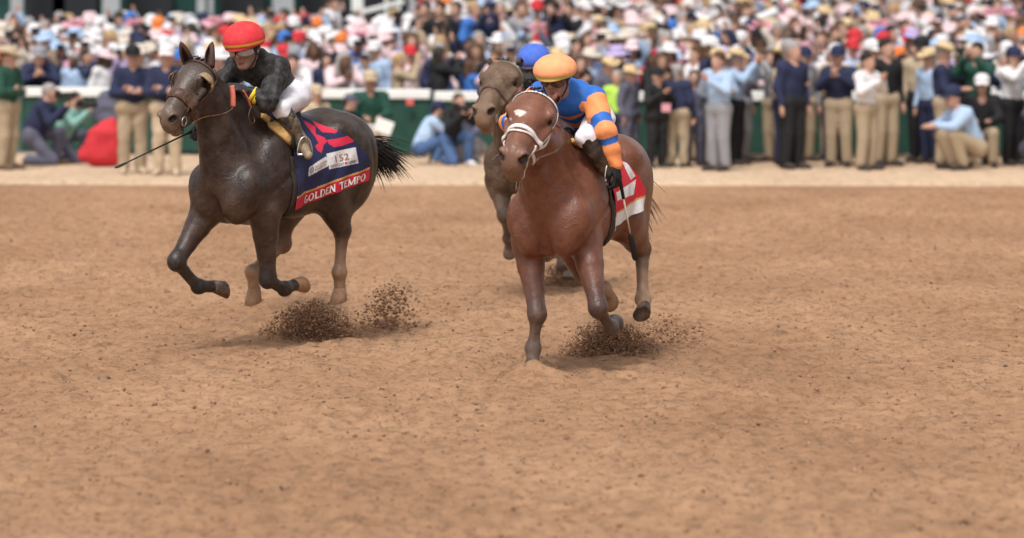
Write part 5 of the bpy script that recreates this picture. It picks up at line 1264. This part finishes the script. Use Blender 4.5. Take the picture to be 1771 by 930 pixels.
def hat_mesh(kind, k=1.20):
    """hats are built round the head centre, x to the front"""
    mb = MB(); n = 20
    def lathe(prof, fx=1.0, curl=0.0, cut=None):
        vv = []
        for (r_, z) in prof:
            for q in range(n):
                a = 2 * math.pi * q / n; x, y = r_ * fx * math.cos(a), r_ * math.sin(a)
                vv.append((x - 0.012, y, z + curl * (abs(math.sin(a)) ** 2) * max(0, r_ - 0.10) * 3 - 0.15 * max(0, r_ - 0.1) * (math.cos(a) ** 2) * (curl > 0)))
        mb.add(vv, [(i * n + q, i * n + (q + 1) % n, (i + 1) * n + (q + 1) % n, (i + 1) * n + q) for i in range(len(prof) - 1) for q in range(n)])
    if kind == 'cap':
        lathe([(0.094, 0.030), (0.098, 0.055), (0.096, 0.09), (0.080, 0.125), (0.045, 0.148), (0.002, 0.155)], 1.12)
        vv = []
        for q in range(11):
            a = R(-62 + 124 * q / 10); vv += [(0.105 * math.cos(a) - 0.012, 0.094 * math.sin(a), 0.045), (0.105 * math.cos(a) + 0.085 * math.cos(a) ** 0.7, 0.092 * math.sin(a), 0.030 - 0.012 * abs(math.sin(a)))]
        mb.add(vv, [(2 * q, 2 * q + 2, 2 * q + 3, 2 * q + 1) for q in range(10)])
    elif kind == 'wide': lathe([(0.185, 0.036), (0.165, 0.046), (0.105, 0.052), (0.100, 0.075), (0.096, 0.115), (0.075, 0.145), (0.002, 0.152)], 1.05, 0.10)
    elif kind == 'cowboy': lathe([(0.165, 0.050), (0.145, 0.046), (0.108, 0.048), (0.102, 0.08), (0.092, 0.140), (0.060, 0.165), (0.030, 0.150), (0.002, 0.148)], 1.22, 0.42)
    elif kind == 'fedora': lathe([(0.160, 0.046), (0.140, 0.044), (0.104, 0.048), (0.100, 0.08), (0.090, 0.130), (0.060, 0.152), (0.002, 0.140)], 1.15, 0.25)
    elif kind == 'fancy':
        lathe([(0.19, 0.075), (0.17, 0.100), (0.10, 0.115), (0.002, 0.12)], 1.0, 0.3)
        for i in range(7):
            a = i * 0.9; c = np.array([0.05 * math.cos(a), 0.06 * math.sin(a) + 0.03, 0.15]); mb.tube([c, c + np.array([0.05 * math.cos(a), 0.05 * math.sin(a), 0.06])], [0.045, 0.012], 6)
    return [tuple(np.array(p) * k) for p in mb.v], mb.f

PAL = {'white': (0.66, 0.64, 0.65), 'cream': (0.60, 0.53, 0.45), 'pink': (0.66, 0.34, 0.40), 'pale pink': (0.70, 0.52, 0.54), 'hot pink': (0.62, 0.10, 0.28), 'light blue': (0.36, 0.48, 0.66), 'blue': (0.05, 0.16, 0.48), 'navy': (0.022, 0.027, 0.065), 'black': (0.016, 0.016, 0.018),
       'grey': (0.26, 0.26, 0.28), 'red': (0.52, 0.035, 0.045), 'orange': (0.70, 0.20, 0.05), 'yellow': (0.72, 0.58, 0.10), 'green': (0.018, 0.068, 0.048), 'mint': (0.22, 0.42, 0.37), 'beige': (0.46, 0.36, 0.25), 'brown': (0.12, 0.075, 0.05), 'lilac': (0.42, 0.34, 0.56), 'khaki': (0.36, 0.28, 0.19), 'straw': (0.58, 0.44, 0.26), 'maroon': (0.13, 0.03, 0.045), 'denim': (0.06, 0.11, 0.23), 'lime': (0.42, 0.68, 0.10), 'slate': (0.10, 0.10, 0.14)}
def cl(c): return mat('cloth_' + c.replace(' ', '_'), PAL[c], 0.8, noise=0.10, nscale=9, bump=0.15, bscale=22)
HAIR = {'dark': (0.025, 0.018, 0.014), 'brown': (0.085, 0.045, 0.025), 'blond': (0.38, 0.26, 0.13), 'grey': (0.30, 0.28, 0.27)}
def hm(c): return mat('hair_' + c + '_crop', HAIR[c], 0.6, noise=0.3, nscale=40)
SKT = {'fair': (0.47, 0.275, 0.205), 'tan': (0.36, 0.205, 0.145), 'dark': (0.13, 0.07, 0.045)}
def sm(c): return mat('skin_' + c, SKT[c], 0.55, noise=0.12, nscale=30, sss=0.04)
shoe_m = mat('shoe_dark', (0.05, 0.04, 0.035), 0.6); 
KEYS = ('skin', 'top', 'bottom', 'shoes', 'hair')

def full_person(label, px, py_head, py_feet, kind, heading, cols, hat=None, Y=None, hair='dark', skin='fair', wide=1.0, long_hair=False, extras=None, group=None, floor=None):
    """a spectator near the rail with clothes as children; placed by feet and head row in the photo"""
    if Y is None: Y = FPX * CAMH / (py_feet - HOR)
    s = FPX / Y; zf = CAMH - (py_feet - HOR) / s if floor is None else floor
    S, H = figure(kind, wide, long_hair, True); top = H.c[2] + 0.125 + (0.04 if hat else 0)
    k = ((CAMH - (py_head - HOR) / s) - zf) / top
    v, f = S['skin'].mesh(0.0125); me = new_mesh('person', v, f); o = link('person', me, sm(skin)); tag(o, label, 'person', group)
    X = (px - CX) / s; o.location = (X, Y, zf + 0.045 * (abs(zf) < 0.2)); o.scale = (k, k, k); o.rotation_euler = (0, 0, R(heading))       # heading 0 faces picture right, -90 the camera
    sh = S['shoes']; S['shoe_l'] = SDF(); S['shoe_r'] = SDF(); S['shoe_l'].pr = sh.pr[:2]; S['shoe_r'].pr = sh.pr[2:]
    for key, nm in (('top', 'jacket'), ('bottom', 'trousers'), ('shoe_l', 'shoe'), ('shoe_r', 'shoe'), ('hair', 'hair')):
        v, f = S[key].mesh(0.0175 if key in ('top', 'bottom') else 0.014)
        if key in ('top', 'bottom'): v = v + normals_of(S[key], v) * fold(v, 0.022, 17, len(label) + len(key))[:, None]
        link(nm, new_mesh(nm, v, f), hm(hair) if key == 'hair' else (cl(cols[2]) if key[:4] == 'shoe' and len(cols) > 2 else (shoe_m if key[:4] == 'shoe' else cl(cols[0 if key == 'top' else 1]))), o)
    if hat:
        v, f = hat_mesh(hat[0]); M = H.M; link('hat', new_mesh('hat', [H.c + M @ np.array(p) for p in v], f), cl(hat[1]), o)
    return o, H, k
# ------------------------------------------------------------------ rail, grandstand, people at the rail
green_pad = mat('rail_green', (0.016, 0.058, 0.043), 0.6, noise=0.25, nscale=4, bump=0.1)
rail_white = mat('rail_white', (0.72, 0.73, 0.71), 0.5, noise=0.06, nscale=6)
def rail_run(label, pts, hgt=1.10, seg=2.4):
    root = bpy.data.objects.new('track_rail', None); COL.objects.link(root); root.location = (*pts[0], 0.05); tag(root, label, 'rail', 'white topped rails along the apron')
    base = np.array([*pts[0], 0.05])
    for a, b in zip(pts[:-1], pts[1:]):
        a = np.array([*a, 0.0]); b = np.array([*b, 0.0]); L = np.linalg.norm(b - a); n = max(1, round(L / seg)); d = (b - a) / L; an = math.atan2(d[1], d[0]); Rm = np.array(Matrix.Rotation(an, 3, 'Z'))
        for i in range(n):
            c = a + d * (i + 0.5) * L / n - base + np.array([0, 0, 0.05])
            mb = MB(); mb.box(c + np.array([0, 0, 0.50]), (L / n - 0.05, 0.05, 0.86), Rm); mb.build('panel', green_pad, root, False)
            mb = MB(); mb.box(c + np.array([0, 0, hgt - 0.075]), (L / n - 0.008, 0.16, 0.15), Rm); o = mb.build('top_rail', rail_white, root, False); bv = o.modifiers.new('b', 'BEVEL'); bv.width = 0.02; bv.segments = 2
            p = a + d * i * L / n - base + np.array([0, 0, 0.05]); mb = MB(); mb.box(p + np.array([0, 0, 0.47]), (0.09, 0.12, 0.94), Rm); mb.build('post', mat('rail_post', (0.05, 0.10, 0.08), 0.6), root, False)
    return root
rail_run('white topped green rail behind the guards and the near-black horse', [(-9.5, 62.2), (1.3, 59.7)], 1.06)
rail_run('white topped green rail behind the men in suits', [(1.35, 59.7), (20.0, 59.7)], 1.03)

# terrace the crowd stands on
mb = MB(); rows_t = 30
for i in range(rows_t):
    y0 = 61.0 + i * 1.05; z = 0.09 + 0.037 * i; mb.box((3, y0 + 0.5, z - 0.25), (70, 1.046, 0.5))
tag(mb.build('terrace_ground', mat('concrete_step', (0.22, 0.21, 0.20), 0.9, noise=0.2, nscale=3), None, False), None, None, None, 'structure')

# the stand behind: dark green wall, steel posts, a stair frame, an upper deck on the right
steel_grey = mat('steel_grey', (0.34, 0.36, 0.37), 0.5, noise=0.1, nscale=5); dark_green = mat('stand_green', (0.012, 0.048, 0.042), 0.7, noise=0.4, nscale=1.2)
st = bpy.data.objects.new('grandstand', None); COL.objects.link(st); st.location = (-4, 93.0, 0); tag(st, 'dark green grandstand with pale steel posts behind the crowd', 'grandstand')
def sb(name, c, d, m, par=st, rot=None):
    mb = MB(); mb.box(np.array(c) - np.array([-4, 93.0, 0]), d, rot); o = mb.build(name, m, par, False); bv = o.modifiers.new('b', 'BEVEL'); bv.width = 0.02; return o
W = lambda px, py, Y: world_at(px, py, Y)
for i in range(9): sb('wall_panel', (-13.5 + 2.5 * i, 93.2, 4.0), (2.46, 0.3, 8.0), dark_green)
for px, w in ((193, 0.42), (352, 0.30), (362, 0.20), (490, 0.5), (30, 0.3)): sb('post', (W(px, 0, 91.5)[0], 91.5, 3.6), (w, 0.4, 7.2), steel_grey)
for px in (75, 130, 260, 420, 560): sb('shutter', (W(px, 0, 93)[0], 92.9, 3.2), (1.1, 0.12, 2.6), mat('shutter_dark', (0.02, 0.022, 0.026), 0.6))
# stair frame near the middle
for px, w in ((612, 0.10), (622, 0.16), (668, 0.07), (690, 0.07), (712, 0.07)): sb('stair_post', (W(px, 0, 86)[0], 86, 2.7), (w, 0.14, 2.9), rail_white)
a, b = W(622, 22, 86), W(700, 2, 86); sb('stair_rail', (a + b) / 2, (np.linalg.norm(b - a), 0.1, 0.10), rail_white, st, np.array(Matrix.Rotation(-math.atan2(b[2] - a[2], b[0] - a[0]), 3, 'Y')))
sb('stair_wall', (W(670, 0, 87)[0], 87.2, 2.6), (1.6, 0.2, 3.4), mat('shutter_dark'))
# sloping white rail at the far right of the upper crowd
a, b = W(1150, 108, 70), W(1215, 78, 70); mb = MB(); mb.tube([a, b, b + 2.0 * (b - a)], 0.085, 8); o = mb.build('handrail', rail_white); tag(o, 'sloping white handrail above the men in suits', 'handrail')
mb2 = MB(); [mb2.tube([a + t * (b - a) - np.array([0, 0, 0.05]), a + t * (b - a) - np.array([0, 0, 1.3])], 0.03, 6) for t in (0.2, 1.2, 2.4)]; mb2.build('post', steel_grey, o)

# --- people in front of the rail
FP = []
def fp(*a, **k): r_ = full_person(*a, **k); FP.append(r_); return r_
G_ = None
fp('man in green polo shirt and tan hat, arms folded, at left edge', 12, 86, 299, 'crossed', -28, ('green', 'khaki', 'brown'), ('fedora', 'beige'), wide=1.15)
fp('kneeling photographer in navy suit behind a black camera', 68, 152, 291, 'kneel', -8, ('navy', 'slate', 'brown'), hair='grey', wide=1.05)
fp('crouching photographer in mint top and grey trousers beside the red bag', 116, 166, 288, 'kneel', -20, ('mint', 'slate', 'grey'), hair='brown')
fp('guard in navy jacket and black cap, arms folded', 229, 84, 306, 'crossed', -80, ('navy', 'khaki', 'beige'), ('cap', 'black'), hair='brown', wide=1.12)
fp('guard in navy vest and white cap behind the dark muzzle', 289, 82, 309, 'crossed', -95, ('navy', 'beige', 'beige'), ('cap', 'white'), wide=1.15)
fp('seated man in green jacket and beige cap reading papers', 640, 127, 286, 'sit', -85, ('green', 'khaki'), ('cap', 'beige'), skin='tan', wide=1.15)
fp('man in black jacket and dark cap sitting beside the green-jacketed man', 602, 168, 288, 'sit', -10, ('black', 'grey'), ('cap', 'slate'))
fp('crouching man in light blue shirt, jeans and dark cap', 742, 180, 290, 'crouch', 10, ('light blue', 'denim', 'beige'), ('cap', 'navy'), wide=1.1)
fp('crouching photographer in black with white shoes aiming a camera', 785, 168, 291, 'kneel', -60, ('black', 'denim', 'white'), hair='brown')
fp('photographer in dark clothes crouched behind the muddy horse', 815, 190, 287, 'crouch', -120, ('slate', 'grey'), hair='dark')
fp('man in dark suit and wide straw hat standing near the bay', 1088, 118, 294, 'standing', -35, ('slate', 'slate'), ('wide', 'straw'), hair='grey', wide=1.05)
fp('man in black suit and black cap with a name tag', 1136, 122, 296, 'clap', -60, ('black', 'black'), ('cap', 'black'), hair='grey', wide=1.12)
fp('man in navy blazer and khaki trousers facing away', 1172, 118, 295, 'standing', 60, ('navy', 'khaki'), hair='grey', wide=1.1)
fp('man in dark jacket cut by the right edge of the picture', 1200, 128, 293, 'standing', -90, ('slate', 'slate'), hair='dark', wide=1.1)
fp('person in lime vest half hidden behind the suit and straw hat', 1068, 128, 288, 'standing', -110, ('lime', 'navy'), hair='grey')
fp('person with straw hat behind the orange-sleeved arm', 1052, 106, 284, 'standing', -70, ('slate', 'slate'), ('cowboy', 'straw'), hair='brown')
# --- people leaning on the rail from behind
fp('person in black hoodie seen from the side behind the rail', 758, 88, 272, 'phone', 20, ('black', 'black'), ('cowboy', 'black') if False else None, Y=60.8, floor=0.1, hair='dark', long_hair=True, wide=1.2)
fp('person in tan jacket raising a camera behind the rail', 688, 100, 276, 'phone', 10, ('khaki', 'beige'), Y=60.6, floor=0.1, hair='blond')
fp('person in bright blue top behind the rail by the muddy horse', 812, 110, 276, 'clap', 35, ('blue', 'navy'), Y=60.9, floor=0.1, hair='brown', long_hair=True)
fp('man in white cap and sunglasses behind the rail by the guards', 196, 80, 272, 'clap', -70, ('white', 'navy'), ('cap', 'white'), Y=62.8, floor=0.1, wide=1.1)
fp('person in navy sleeves holding up a phone behind the red bag', 148, 92, 272, 'phone', -40, ('navy', 'navy'), None, Y=62.4, floor=0.1)
fp('person in beige cap low behind the dark rump', 545, 152, 288, 'sit', -60, ('beige', 'khaki'), ('cap', 'beige'))
# --- props
def camera_prop(label, px, py, Y, ang):
    o = bpy.data.objects.new('camera_gear', None); COL.objects.link(o); o.location = W(px, py, Y); o.rotation_euler = (0, 0, R(ang)); tag(o, label, 'camera'); o.scale = (0.8, 0.8, 0.8)
    mb = MB(); mb.box((0, 0, 0), (0.09, 0.16, 0.11)); mb.box((0.0, 0, 0.07), (0.07, 0.07, 0.05)); b_ = mb.build('body', black_strap, o, False); bv = b_.modifiers.new('b', 'BEVEL'); bv.width = 0.012
    mb = MB(); mb.tube([(0.04, 0, 0), (0.10, 0, 0), (0.11, 0, 0), (0.27, 0, 0), (0.28, 0, 0), (0.33, 0, 0)], [0.045, 0.045, 0.050, 0.055, 0.068, 0.068], 14); mb.build('lens', mat('lens_black', (0.02, 0.02, 0.022), 0.35), o)
camera_prop('black camera with long lens in front of the navy suit', 100, 164, 54.2, -15)
camera_prop('black camera held by the crouching photographer in mint', 138, 180, 54.9, -25)
camera_prop('black camera raised by the photographer with white shoes', 790, 186, 55.4, -60)
def cushion(name, label, cat, px, py, Y, r_, colr, seed, lean=0.0):
    S = SDF(); S.ell((0, 0, r_[2]), r_, 0.05); S.ell((lean * r_[0], 0, r_[2] * 0.55), (r_[0] * 1.05, r_[1], r_[2] * 0.55), 0.08); S.cone((-0.2 * r_[0], 0, r_[2] * 1.7), (0.3 * r_[0], 0, r_[2] * 1.9), 0.06, 0.05, 0.08)
    v, f = S.mesh(0.02); v = v + normals_of(S, v) * fold(v, 0.05, 14, seed)[:, None]; me = new_mesh(name, v, f); o = link(name, me, cl(colr)); g = world_at(px, py, Y); o.location = (g[0], g[1], 0.05); tag(o, label, cat); return o
cushion('red_bag', 'large slumped red cloth bag at the foot of the rail', 'bag', 183, 290, 56.6, (0.27, 0.18, 0.34), 'red', 3, -0.4)
bp = cushion('backpack', 'grey backpack hung on the rail beside the navy guard', 'backpack', 186, 210, 57.6, (0.20, 0.14, 0.27), 'slate', 5); bp.location.z = CAMH - (222 - HOR) * 57.6 / FPX
mb = MB(); mb.box((0, 0, 0), (0.30, 0.02, 0.22), np.array(Matrix.Rotation(R(35), 3, 'X'))); o = mb.build('paper_sheet', mat('paper', (0.75, 0.74, 0.73), 0.7), None, False); o.location = W(634, 226, 56.8); tag(o, 'white sheet of paper on the seated man\'s lap', 'paper')
mb = MB(); mb.box((0, 0, 0), (0.26, 0.02, 0.20), np.array(Matrix.Rotation(R(20), 3, 'Y'))); o = mb.build('paper_sheet', mat('paper'), None, False); o.location = W(664, 218, 56.6); tag(o, 'second white sheet held to the right of the seated man', 'paper')
mb = MB(); mb.box((0, 0, 0), (0.13, 0.015, 0.12)); o = mb.build('name_tag', mat('tag_pink', (0.62, 0.30, 0.34), 0.5), None, False); o.location = W(1152, 186, 55.9); tag(o, 'pale red name tag on the black suit', 'tag')
mb = MB(); mb.box((0, 0, 0), (0.11, 0.02, 0.10)); o = mb.build('rail_sign', mat('sign_red', (0.62, 0.12, 0.12), 0.5), None, False); o.location = W(709, 176, 59.6); tag(o, 'small red square on the white rail', 'sign')

# ------------------------------------------------------------------ the crowd
rg = random.Random(21)
PROTO = {}
def proto(kind, long_hair, wide, h):
    key = (kind, long_hair, wide, h)
    if key not in PROTO:
        S, H = figure(kind, wide, long_hair, False); vs, fs, ms, n = [], [], [], 0
        for i, k in enumerate(KEYS):
            if k == 'shoes' and h > 0.04: continue
            v, f = S[k].mesh(h if k not in ('skin', 'hair') else h * 0.8); 
            if k in ('top',): v = v + normals_of(S[k], v, 0.02) * fold(v, 0.03, 15, 3)[:, None]
            vs.append(v); fs.append(f + n); ms.append(np.full(len(f), i)); n += len(v)
        PROTO[key] = (np.concatenate(vs), np.concatenate(fs), np.concatenate(ms), H)
    return PROTO[key]
POSES = ['standing', 'phone', 'high', 'clap', 'phone', 'paper', 'standing']
POSE_W = {'lean': 'leaning forward', 'standing': 'arms down', 'phone': 'hands raised', 'high': 'arm up', 'clap': 'hands clasped', 'paper': 'looking down'}
TOPS = ['white'] * 9 + ['pale pink'] * 7 + ['pink'] * 4 + ['light blue'] * 6 + ['navy'] * 6 + ['black'] * 5 + ['slate'] * 1 + ['beige'] * 3 + ['cream'] * 3 + ['grey'] * 2 + ['red', 'blue', 'lilac', 'hot pink']
HATS = [None] * 24 + [('cap', 'white')] * 5 + [('wide', 'white')] * 5 + [('wide', 'cream')] * 3 + [('fedora', 'straw')] * 3 + [('wide', 'pale pink')] * 2 + [('cap', 'navy')] * 2 + [('cap', 'red')] * 2 + [('fancy', 'pink'), ('cowboy', 'cream'), ('cowboy', 'white'), ('fancy', 'white'), ('cap', 'orange'), ('wide', 'lilac'), ('cap', 'black'), ('cap', 'grey'), ('wide', 'light blue'), ('cap', 'blue')]
HATW = {'cap': 'cap', 'wide': 'sun hat', 'fedora': 'fedora', 'fancy': 'flowered hat', 'cowboy': 'cowboy hat'}
MARKS = [(0, 45, 'at the left edge'), (45, 95, 'above the navy-suited photographer'), (95, 145, 'above the mint-clad photographer'), (145, 205, 'above the red bag'), (205, 255, 'above the black-capped guard'), (255, 305, 'above the white-capped guard'), (305, 345, 'above the right blinker'), (345, 385, 'above the pricked ears'),
         (385, 425, 'left of the red cap'), (425, 470, 'right over the red cap'), (470, 525, 'behind the black jersey'), (525, 575, 'above the saddle cloth'), (575, 625, 'above the dark rump'), (625, 665, 'above the green-jacketed man'), (665, 715, 'above the tan jacket'), (715, 780, 'above the black hoodie'), (780, 830, 'left of the muddy horse'), (830, 890, 'above the muddy horse\'s head'),
         (890, 935, 'above the blue cap'), (935, 1000, 'above the orange cap'), (1000, 1045, 'right of the orange cap'), (1045, 1100, 'above the straw hats'), (1100, 1150, 'above the black suit'), (1150, 1215, 'at the right edge')]
ORD = ['front', 'second', 'third', 'fourth', 'fifth', 'sixth', 'seventh', 'eighth', 'ninth', 'tenth', 'eleventh', 'twelfth', 'thirteenth', 'fourteenth', 'fifteenth', 'sixteenth', 'seventeenth', 'eighteenth', 'nineteenth', 'twentieth', 'twenty-first', 'twenty-second', 'twenty-third', 'twenty-fourth', 'twenty-fifth', 'twenty-sixth', 'twenty-seventh', 'twenty-eighth', 'twenty-ninth', 'thirtieth']
SHARED = {}
def shared_mesh(kind, lh, wd):
    key = (kind, lh, wd)
    if key not in SHARED:
        v, f, ms, H = proto(kind, lh, wd, 0.026); me = new_mesh('spectator', v, f); me.polygons.foreach_set('material_index', ms.astype(np.int32))
        for _ in KEYS: me.materials.append(None)
        SHARED[key] = (me, H)
    return SHARED[key]
HATM = {}
def hat_shared(kind, H):
    key = (kind, tuple(np.round(H.f, 2)), tuple(np.round(H.c, 2)))
    if key not in HATM:
        v, f = hat_mesh(kind, 1.22); me = new_mesh('hat', [H.c + H.M @ np.array(p) for p in v], f); me.materials.append(None); HATM[key] = me
    return HATM[key]
PHONE = None
def phone_mesh():
    global PHONE
    if PHONE is None:
        mb = MB(); mb.box((0.44, 0.0, 1.72), (0.012, 0.16, 0.085)); PHONE = new_mesh('phone', mb.v, mb.f, False); PHONE.materials.append(mat('phone_black', (0.02, 0.02, 0.025), 0.25))
    return PHONE
labels = set()
def spectator(X, Y, z, k, heading, kind, lh, wd, top, hat, hair, skin, row, px, label=None, group='spectators packed behind the rail', bottom='navy'):
    me, H = shared_mesh(kind, lh, wd)
    o = bpy.data.objects.new('person', me); COL.objects.link(o); o.location = (X, Y, z); o.scale = (k, k, k); o.rotation_euler = (0, 0, R(heading))
    for i, m in enumerate((sm(skin), cl(top), cl(bottom), shoe_m, hm(hair))): o.material_slots[i].link = 'OBJECT'; o.material_slots[i].material = m
    if hat:
        h = bpy.data.objects.new('hat', hat_shared(hat[0], H)); COL.objects.link(h); h.parent = o; h.material_slots[0].link = 'OBJECT'; h.material_slots[0].material = cl(hat[1])
    if kind == 'phone':
        h = bpy.data.objects.new('phone', phone_mesh()); COL.objects.link(h); h.parent = o
    tag(o, label, 'person', group); return o
people = []
for r_ in range(28):
    Y = 63.4 + r_ * 1.0; x = -9.0 + rg.uniform(0, 0.3); 
    while x < 17.5:
        px = CX + FPX * x / Y
        if -30 < px < 1830:
            z = 0.09 + 0.037 * r_ + (0.0 if px < 760 else 0.030 * max(0, r_ - 6))
            ok = True
            if r_ > 8 and px < 725: ok = False
            if 2 < r_ < 6 and 728 < px < 1020: ok = False
            if ok: people.append((r_, px, x, Y + rg.uniform(-0.22, 0.22), z))
        x += rg.uniform(0.42, 0.58)
def rail_y(x): return 62.2 - (x + 9.5) * 2.5 / 10.8 if x < 1.3 else 59.7
for extra, step, kk in ((0.48, 0.60, 'lean'), (1.25, 0.50, 0.89), (2.0, 0.50, 0.94)):
    x = -7.5
    while x < 17.0:
        Y = rail_y(x) + extra + rg.uniform(-0.08, 0.12); px = CX + FPX * x / Y
        if not (extra < 1 and (120 < px < 215 or 655 < px < 840)) and not (extra < 2 and 660 < px < 830): people.append((0 if kk == 'lean' else 1, px, x, Y, 0.09, kk))
        x += rg.uniform(step * 0.85, step * 1.25)
people.sort(key=lambda p: p[3])
n_ind = 0; rest = []
for (row, px, X, Y, z, *kk) in people:
    kd = rg.choice(POSES); lh = rg.random() < 0.35; wd = rg.choice((1.0, 1.0, 1.15)); top = rg.choice(TOPS); hat = rg.choice(HATS); hair = rg.choice(('dark', 'brown', 'brown', 'blond', 'grey')); skin = rg.choice(('fair', 'fair', 'fair', 'tan', 'tan', 'dark'))
    k = rg.uniform(0.95, 1.07); hdg = -90 + rg.uniform(-38, 38)
    if kk: kd = 'lean' if kk[0] == 'lean' else kd; k = k if kk[0] == 'lean' else kk[0] * rg.uniform(0.97, 1.03)
    elif row is not None: row = min(row + 2, len(ORD) - 1)
    if 0 <= px <= 1200 and n_ind < 262:
        place = next((m for a, b, m in MARKS if a <= px < b), 'at the right edge')
        for _ in range(60):
            hw = ('%s %s' % (hat[1], HATW[hat[0]])) if hat else ('long %s hair' % hair if lh else '%s hair' % hair)
            lab = '%s top, %s, %s, %s row %s' % (top, hw, POSE_W[kd], ORD[row], place)
            if lab not in labels: break
            top = rg.choice(TOPS); hat = rg.choice(HATS); hair = rg.choice(('dark', 'brown', 'blond', 'grey'))
        labels.add(lab); n_ind += 1
        spectator(X, Y, z, k, hdg, kd, lh, wd, top, hat, hair, skin, row, px, lab, bottom=rg.choice(('navy', 'khaki', 'grey', 'denim', 'white')))
    else: rest.append((X, Y, z, k, hdg, kd, lh, wd, top, hat, hair, skin))
near_right = []
for yy, st_, kinds in ((55.6, 1.1, ('kneel', 'crouch', 'standing', 'clap')), (56.4, 0.75, ('standing', 'clap', 'paper', 'crossed', 'sit', 'crouch')), (57.3, 0.6, ('standing', 'clap', 'phone', 'standing')), (58.3, 0.55, ('standing', 'phone', 'clap'))):
    x = (1216 - CX) / FPX * 56.5 + rg.uniform(0, 0.5)                                     # the standing row goes on beyond the suits
    while x < 12.5:
        near_right.append((x, yy + rg.uniform(-0.3, 0.4), 0.05, rg.uniform(0.94, 1.06), -90 + rg.uniform(-85, 85), rg.choice(kinds), rg.random() < 0.2, 1.0, rg.choice(('navy', 'black', 'slate', 'black', 'grey', 'green', 'light blue', 'beige', 'white')), rg.choice((None, None, None, None, ('cap', 'black'), ('fedora', 'straw'), ('cap', 'navy'), ('cap', 'white'))), rg.choice(('dark', 'brown', 'grey')), 'fair', rg.choice(('khaki', 'navy', 'black', 'slate', 'khaki', 'grey')))); x += rg.uniform(0.6, 1.5) * st_
print('individuals', n_ind, 'mass', len(rest))
# the far mass of the crowd: one object
vs, fs, cs, n = [], [], [], 0
for (X, Y, z, k, hdg, kd, lh, wd, top, hat, hair, skin, *bt) in rest + near_right:
    v, f, ms, H = proto(kd, lh, 1.0, 0.032 if bt else 0.048); a = R(hdg); c, s = math.cos(a), math.sin(a)
    colr = [SKT[skin], PAL[top], PAL[bt[0]] if bt else PAL['navy'], (0.05, 0.04, 0.035), HAIR[hair]]
    keep = np.ones(len(f), bool)
    vc = np.zeros((len(v), 3))
    for i in range(5):
        idx = np.unique(f[ms == i]); 
        if len(idx): vc[idx] = colr[i]
    if hat:
        hv, hf = hat_mesh(hat[0], 1.22); hv = np.array([H.c + H.M @ np.array(p) for p in hv]); tri = []
        tri = np.array([q if len(q) == 4 else (q[0], q[1], q[2], q[2]) for q in hf]); f = np.concatenate([f, tri + len(v)]); v = np.concatenate([v, hv]); vc = np.concatenate([vc, np.tile(PAL[hat[1]], (len(hv), 1))])
    w = np.stack([c * v[:, 0] - s * v[:, 1], s * v[:, 0] + c * v[:, 1], v[:, 2]], 1) * k + np.array([X, Y, z])
    vs.append(w); fs.append(f + n); cs.append(vc); n += len(w)
me = new_mesh('crowd', np.concatenate(vs), np.concatenate(fs)); set_colours(me, np.concatenate(cs)); print('crowd faces', len(me.polygons))
o = link('crowd', me, mat('crowd_cloth', attr='Col', rough=0.8)); tag(o, 'dense far crowd of spectators filling the terraces behind the rail', 'crowd', None, 'stuff')
# people on the raised deck at the top
deck = [(737, 'black', None, 'dark', 'clap'), (762, 'black', None, 'dark', 'standing'), (790, 'navy', None, 'brown', 'standing'), (818, 'blue', None, 'blond', 'high'), (846, 'navy', None, 'dark', 'phone'), (868, 'navy', None, 'grey', 'clap'), (905, 'grey', None, 'brown', 'standing'), (930, 'light blue', ('cap', 'red'), 'brown', 'clap'), (958, 'navy', None, 'dark', 'standing'), (985, 'black', None, 'dark', 'phone'), (1010, 'white', ('cap', 'white'), 'brown', 'clap')]
dk_y = 66.8; zf = 0.66
mb = MB(); mb.box(((W(875, 0, dk_y)[0]), dk_y + 0.6, zf / 2), (3.5, 1.6, zf)); tag(mb.build('viewing_deck', mat('stand_green'), None, False), 'low dark deck under the raised group of suited people', 'deck')
for i, (px, top, hat, hair, kd) in enumerate(deck):
    X = W(px, 0, dk_y)[0]; lab = 'person on the raised deck in %s top with %s, %s' % (top, ('%s %s' % (hat[1], HATW[hat[0]])) if hat else hair + ' hair', POSE_W[kd])
    spectator(X, dk_y + rg.uniform(-0.1, 0.5), zf, 1.0, -90 + rg.uniform(-50, 50), kd, False, 1.0, top, hat, hair, 'fair', 0, px, lab, 'people standing on the raised deck', 'slate')
Yp = 77.0; zp = CAMH - (72 - HOR) * Yp / FPX - 1.0
spectator(W(570, 0, Yp)[0], Yp, zp, 1.05, -40, 'clap', False, 1.15, 'pale pink', None, 'dark', 'tan', 0, 570, 'man in pale pink shirt towering over the crowd by the stair', None)
spectator(W(452, 0, Yp)[0], Yp, zp - 0.15, 1.0, -70, 'clap', False, 1.0, 'slate', None, 'dark', 'fair', 0, 452, 'man in dark checked shirt standing above the red cap', None)
